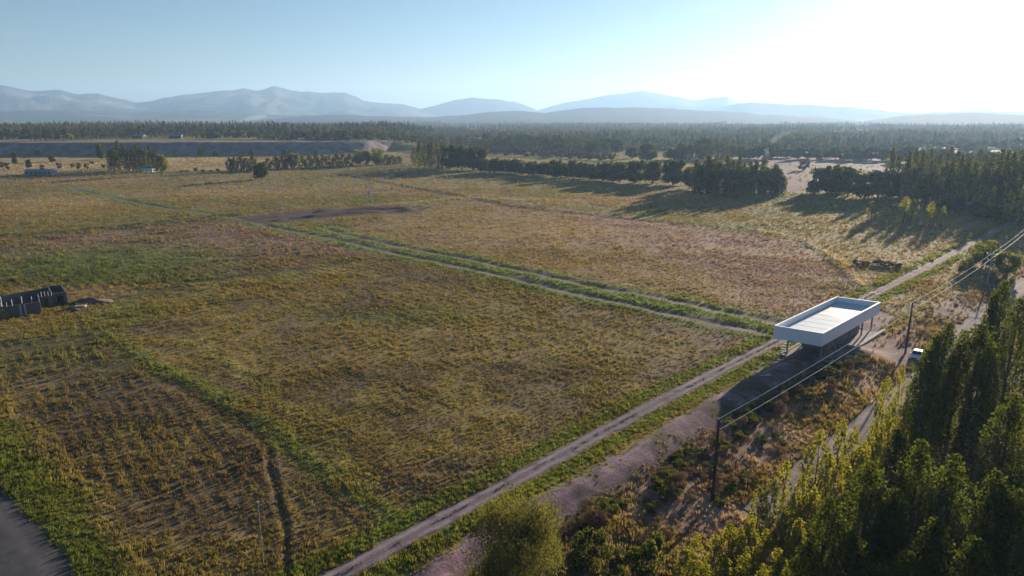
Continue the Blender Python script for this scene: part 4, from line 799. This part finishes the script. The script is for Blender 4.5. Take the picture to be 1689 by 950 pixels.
# ------------------------------------------------------------------ unfinished block house at the left edge
def ruin():
    M_blk = mat_simple('grey_block_wall', (.115, .11, .115), .95, .3, 1.2, .03); M_rb = mat_simple('pale_bars', (.6, .58, .55), .7, .1)
    o = P(60, 517); g = float(gz(o[:1], o[1:])[0]); root = thing('unfinished_house', 'roofless grey block house with bare bars on its walls at the left edge', 'house', (o[0], o[1], g))
    h = 2.7
    def wall(a, b, h0=0.0, h1=h, th=.25):
        a, b = np.array(a) - o, np.array(b) - o; d = b - a; m = MB(); m.box(((a[0] + b[0]) / 2, (a[1] + b[1]) / 2, (h0 + h1) / 2 - (.2 if h0 == 0 else 0)), (np.hypot(*d), th, h1 - h0 + (.4 if h0 == 0 else 0)), math.atan2(d[1], d[0])); return link('wall', m.me('wall'), M_blk, root)
    f = lambda u, v: P(u, v)
    A0, A1 = f(-70, 534), f(3, 524.5); B0, B1 = f(19, 522), f(68, 516); C0, C1 = f(66, 507), f(88, 504.5); D0, D1 = f(89, 503), f(112, 501)
    bk = np.array([-5.6, 7.0])
    wall(A0, A1); wall(A1, B0, 2.3, h); wall(B0, B1); wall(B1, C0 + np.array([.1, 0]), 0, 2.7); wall(C0, C0 * .6 + C1 * .4); wall(C0 * .6 + C1 * .4, C0 * .3 + C1 * .7, 2.2, h); wall(C0 * .3 + C1 * .7, C1)
    wall(D0, D0 + (D1 - D0) * .3, 0, 3.1); wall(D0 + (D1 - D0) * .75, D1, 0, 3.1); wall(D0 + (D1 - D0) * .3, D0 + (D1 - D0) * .75, 2.3, 3.1)
    wall(D1, D1 + bk, 0, 3.1); wall(D1 + bk, D0 + bk, 0, 3.1); wall(D0 + bk, A0 + bk); wall(D0, D0 + bk, 0, 3.0)
    for k in range(16):
        t = k / 15; p = A0 + (B1 - A0) * t if k < 11 else C0 + (C1 - C0) * ((k - 11) / 4)
        p = p - o; m = MB(); m.tube([(p[0], p[1], h - .3), (p[0] + .03, p[1], h + rng.uniform(.5, 1.2))], .055, 5); link('bar', m.me('bar'), M_rb, root)
    for k in range(8):
        p = (A0 + (B1 - A0) * (k / 8 + .05)) + bk * rng.uniform(.3, .8) - o; m = MB(); m.tube([(p[0], p[1], 0), (p[0], p[1], h + rng.uniform(.2, .9))], .08, 6); link('bar', m.me('bar'), M_rb, root)
    for t in (.35, .5): 
        p = B0 + (B1 - B0) * t - o; m = MB(); m.box((p[0] + .02, p[1] - .16, 1.3), (.3, .14, 2.6)); link('pilaster', m.me('pilaster'), M_conc, root)
    for u, v, s, lb in ((150, 498, 3.2, 'low brown heap of spoil right of the unfinished house'), (118, 512, 2.2, 'small dark heap of spoil in front of the unfinished house')):
        x, y = P(u, v); r = np.random.default_rng(int(u)); V = []; F = []; n = 14
        for i in range(5):
            for j in range(n):
                a = j / n * 6.283; q = s * (1 - i / 4) * (1 + .25 * r.normal()); V.append((q * math.cos(a) * 1.6, q * math.sin(a) * .7, -.2 + (i / 4) ** .8 * s * .4 * (1 + .15 * r.normal())))
        for i in range(4):
            for j in range(n): F.append([i * n + j, i * n + (j + 1) % n, (i + 1) * n + (j + 1) % n, (i + 1) * n + j])
        thing('spoil_heap', lb, 'heap', (x, y, float(gz(np.array([x]), np.array([y]))[0])), 0, None, mesh('spoil_heap', np.array(V), F, None, True), M_dirt)
    x, y = P(133, 506); m = MB(); m.box((0, 0, .2), (2.4, 1.1, .3), .2); thing('concrete_slab', 'pale flat concrete slab on the grass right of the unfinished house', 'slab', (x, y, float(gz(np.array([x]), np.array([y]))[0])), 0, None, m.me('concrete_slab'), M_conc)
ruin()

# ------------------------------------------------------------------ far sheds and houses
M_tin = mat_simple('blue_grey_tin', (.2, .23, .28), .5, .15, .3); M_wallp = mat_simple('pale_render', (.075, .072, .085), .9, .1, .3); M_roofd = mat_simple('slate_blue_roof', (.16, .18, .24), .6, .15, .3)
def house(u, vb, w, d, h, rh, label, rz=0.0, cat='house', name='farmhouse', group=None, mw=None, mr=None, win=3):
    x, y = P(u, vb); z = float(dike_h(np.array([x]), np.array([y]))[0])
    if z > .5: x, y = P(u, vb, z)
    z = float(gz(np.array([x]), np.array([y]))[0]); root = thing(name, label, cat, (x, y, z), rz, group)
    m = MB(); m.box((0, 0, h / 2 - .3), (w, d, h + .6)); wl_ = link('wall', m.me('wall'), mw or M_wallp, root)
    for k in range(win):
        m = MB(); m.box((-w / 2 + w * (k + .5) / win, -d / 2 - .02, h * .55), (w / win * .4, .08, h * .35)); link('window', m.me('window'), M_tyre2, wl_)
    e = .5; m = MB(); m.add([(-w / 2 - e, -d / 2 - e, h), (w / 2 + e, -d / 2 - e, h), (w / 2 + e, 0, h + rh), (-w / 2 - e, 0, h + rh), (-w / 2 - e, d / 2 + e, h), (w / 2 + e, d / 2 + e, h)], [[0, 1, 2, 3], [3, 2, 5, 4], [1, 5, 2], [4, 0, 3], [0, 4, 5, 1]]); link('roof', m.me('roof'), mr or M_roofd, root)
M_tyre2 = mat_simple('dark_window_glass', (.03, .035, .04), .2, 0)
x, y = P(68, 288); house(68, 288, 43 * y / FPX, 7, 2.6, 1.6, 'long low blue-grey tin shed at the far left edge of the field', .02, 'shed', 'tin_shed', None, M_tin, M_tin, 6)
house(246, 283, 9, 6, 3.0, 1.0, 'small white shed glimpsed at the foot of the tight poplar clump', 0, 'shed', 'white_shed', None, M_white)
for i, u in enumerate((40, 96, 230, 290, 350)):
    house(u, 228.5, rng.uniform(9, 18), 8, 3.4, 2.2, 'low blue-roofed house on the terrace behind the stone dike, ' + place(i, 5), rng.uniform(-.3, .3), 'house', 'farmhouse', 'houses behind the stone dike')
for u, v, lb in ((1412, 262, 'long pale-roofed building beyond the pinkish field'), ):
    house(u, v, 26, 9, 3, 1.6, lb, 0, 'barn', 'farm_barn', None, M_wallp, M_wallp)
for u, v, lb in ((1600, 345, 'small pale cabin half hidden under the right-hand poplar belt, left one'), (1660, 350, 'small pale cabin half hidden under the right-hand poplar belt, right one')):
    house(u, v, 6, 5, 2.6, 1.2, lb, .4, 'cabin', 'cabin', None, M_wallp, M_tin, 2)

# thin white smoke rising from the far plain
a_, b_, c_ = ray(392, 195); k_ = 4500 / math.hypot(float(a_), float(b_)); x, y = float(a_) * k_, float(b_) * k_
mb = MB(); mb.tube([(x, y, 2), (x + 20, y, 14), (x + 60, y + 5, 26), (x + 120, y + 8, 36), (x + 170, y + 10, 44)], [5, 9, 13, 16, 10], 12)
sm = link('smoke_plume', mb.me('smoke_plume'), None, None, 'stuff'); mm = bpy.data.materials.new('white_smoke'); mm.use_nodes = True; q_ = mm.node_tree.nodes; q_.clear()
o_ = q_.new('ShaderNodeOutputMaterial'); v_ = q_.new('ShaderNodeVolumePrincipled'); mm.node_tree.links.new(v_.outputs[0], o_.inputs['Volume']); v_.inputs['Color'].default_value = (.95, .95, .95, 1); v_.inputs['Density'].default_value = .012
sm.data.materials.append(mm)

x, y = P(1272, 268); mb = MB(); mb.tube([(x, y, 0), (x - 4, y, 5), (x - 5, y + 2, 12), (x, y + 3, 20), (x + 10, y + 4, 27), (x + 26, y + 5, 31)], [1.2, 1.8, 2.6, 3.0, 2.4, .6], 12)
sm2 = link('smoke_plume', mb.me('smoke_plume'), None, None, 'stuff'); m2 = mm.copy(); m2.node_tree.nodes['Principled Volume'].inputs['Density'].default_value = .04; m2.node_tree.nodes['Principled Volume'].inputs['Color'].default_value = (.7, .8, 1, 1); sm2.data.materials.append(m2)

# ------------------------------------------------------------------ air: even haze over the whole valley
mb = MB(); mb.box((0, 0, 272), (26000, 26000, 560))
hz_o = link('haze', mb.me('haze'), None, None, 'stuff')
hm = bpy.data.materials.new('valley_haze'); hm.use_nodes = True; hn = hm.node_tree.nodes; hn.clear()
ho = hn.new('ShaderNodeOutputMaterial'); hv = hn.new('ShaderNodeVolumePrincipled'); hm.node_tree.links.new(hv.outputs[0], ho.inputs['Volume'])
hv.inputs['Color'].default_value = (.42, .67, 1, 1); hv.inputs['Density'].default_value = 1.1e-4; hv.inputs['Anisotropy'].default_value = .33
hz_o.data.materials.append(hm); hz_o.data.update()
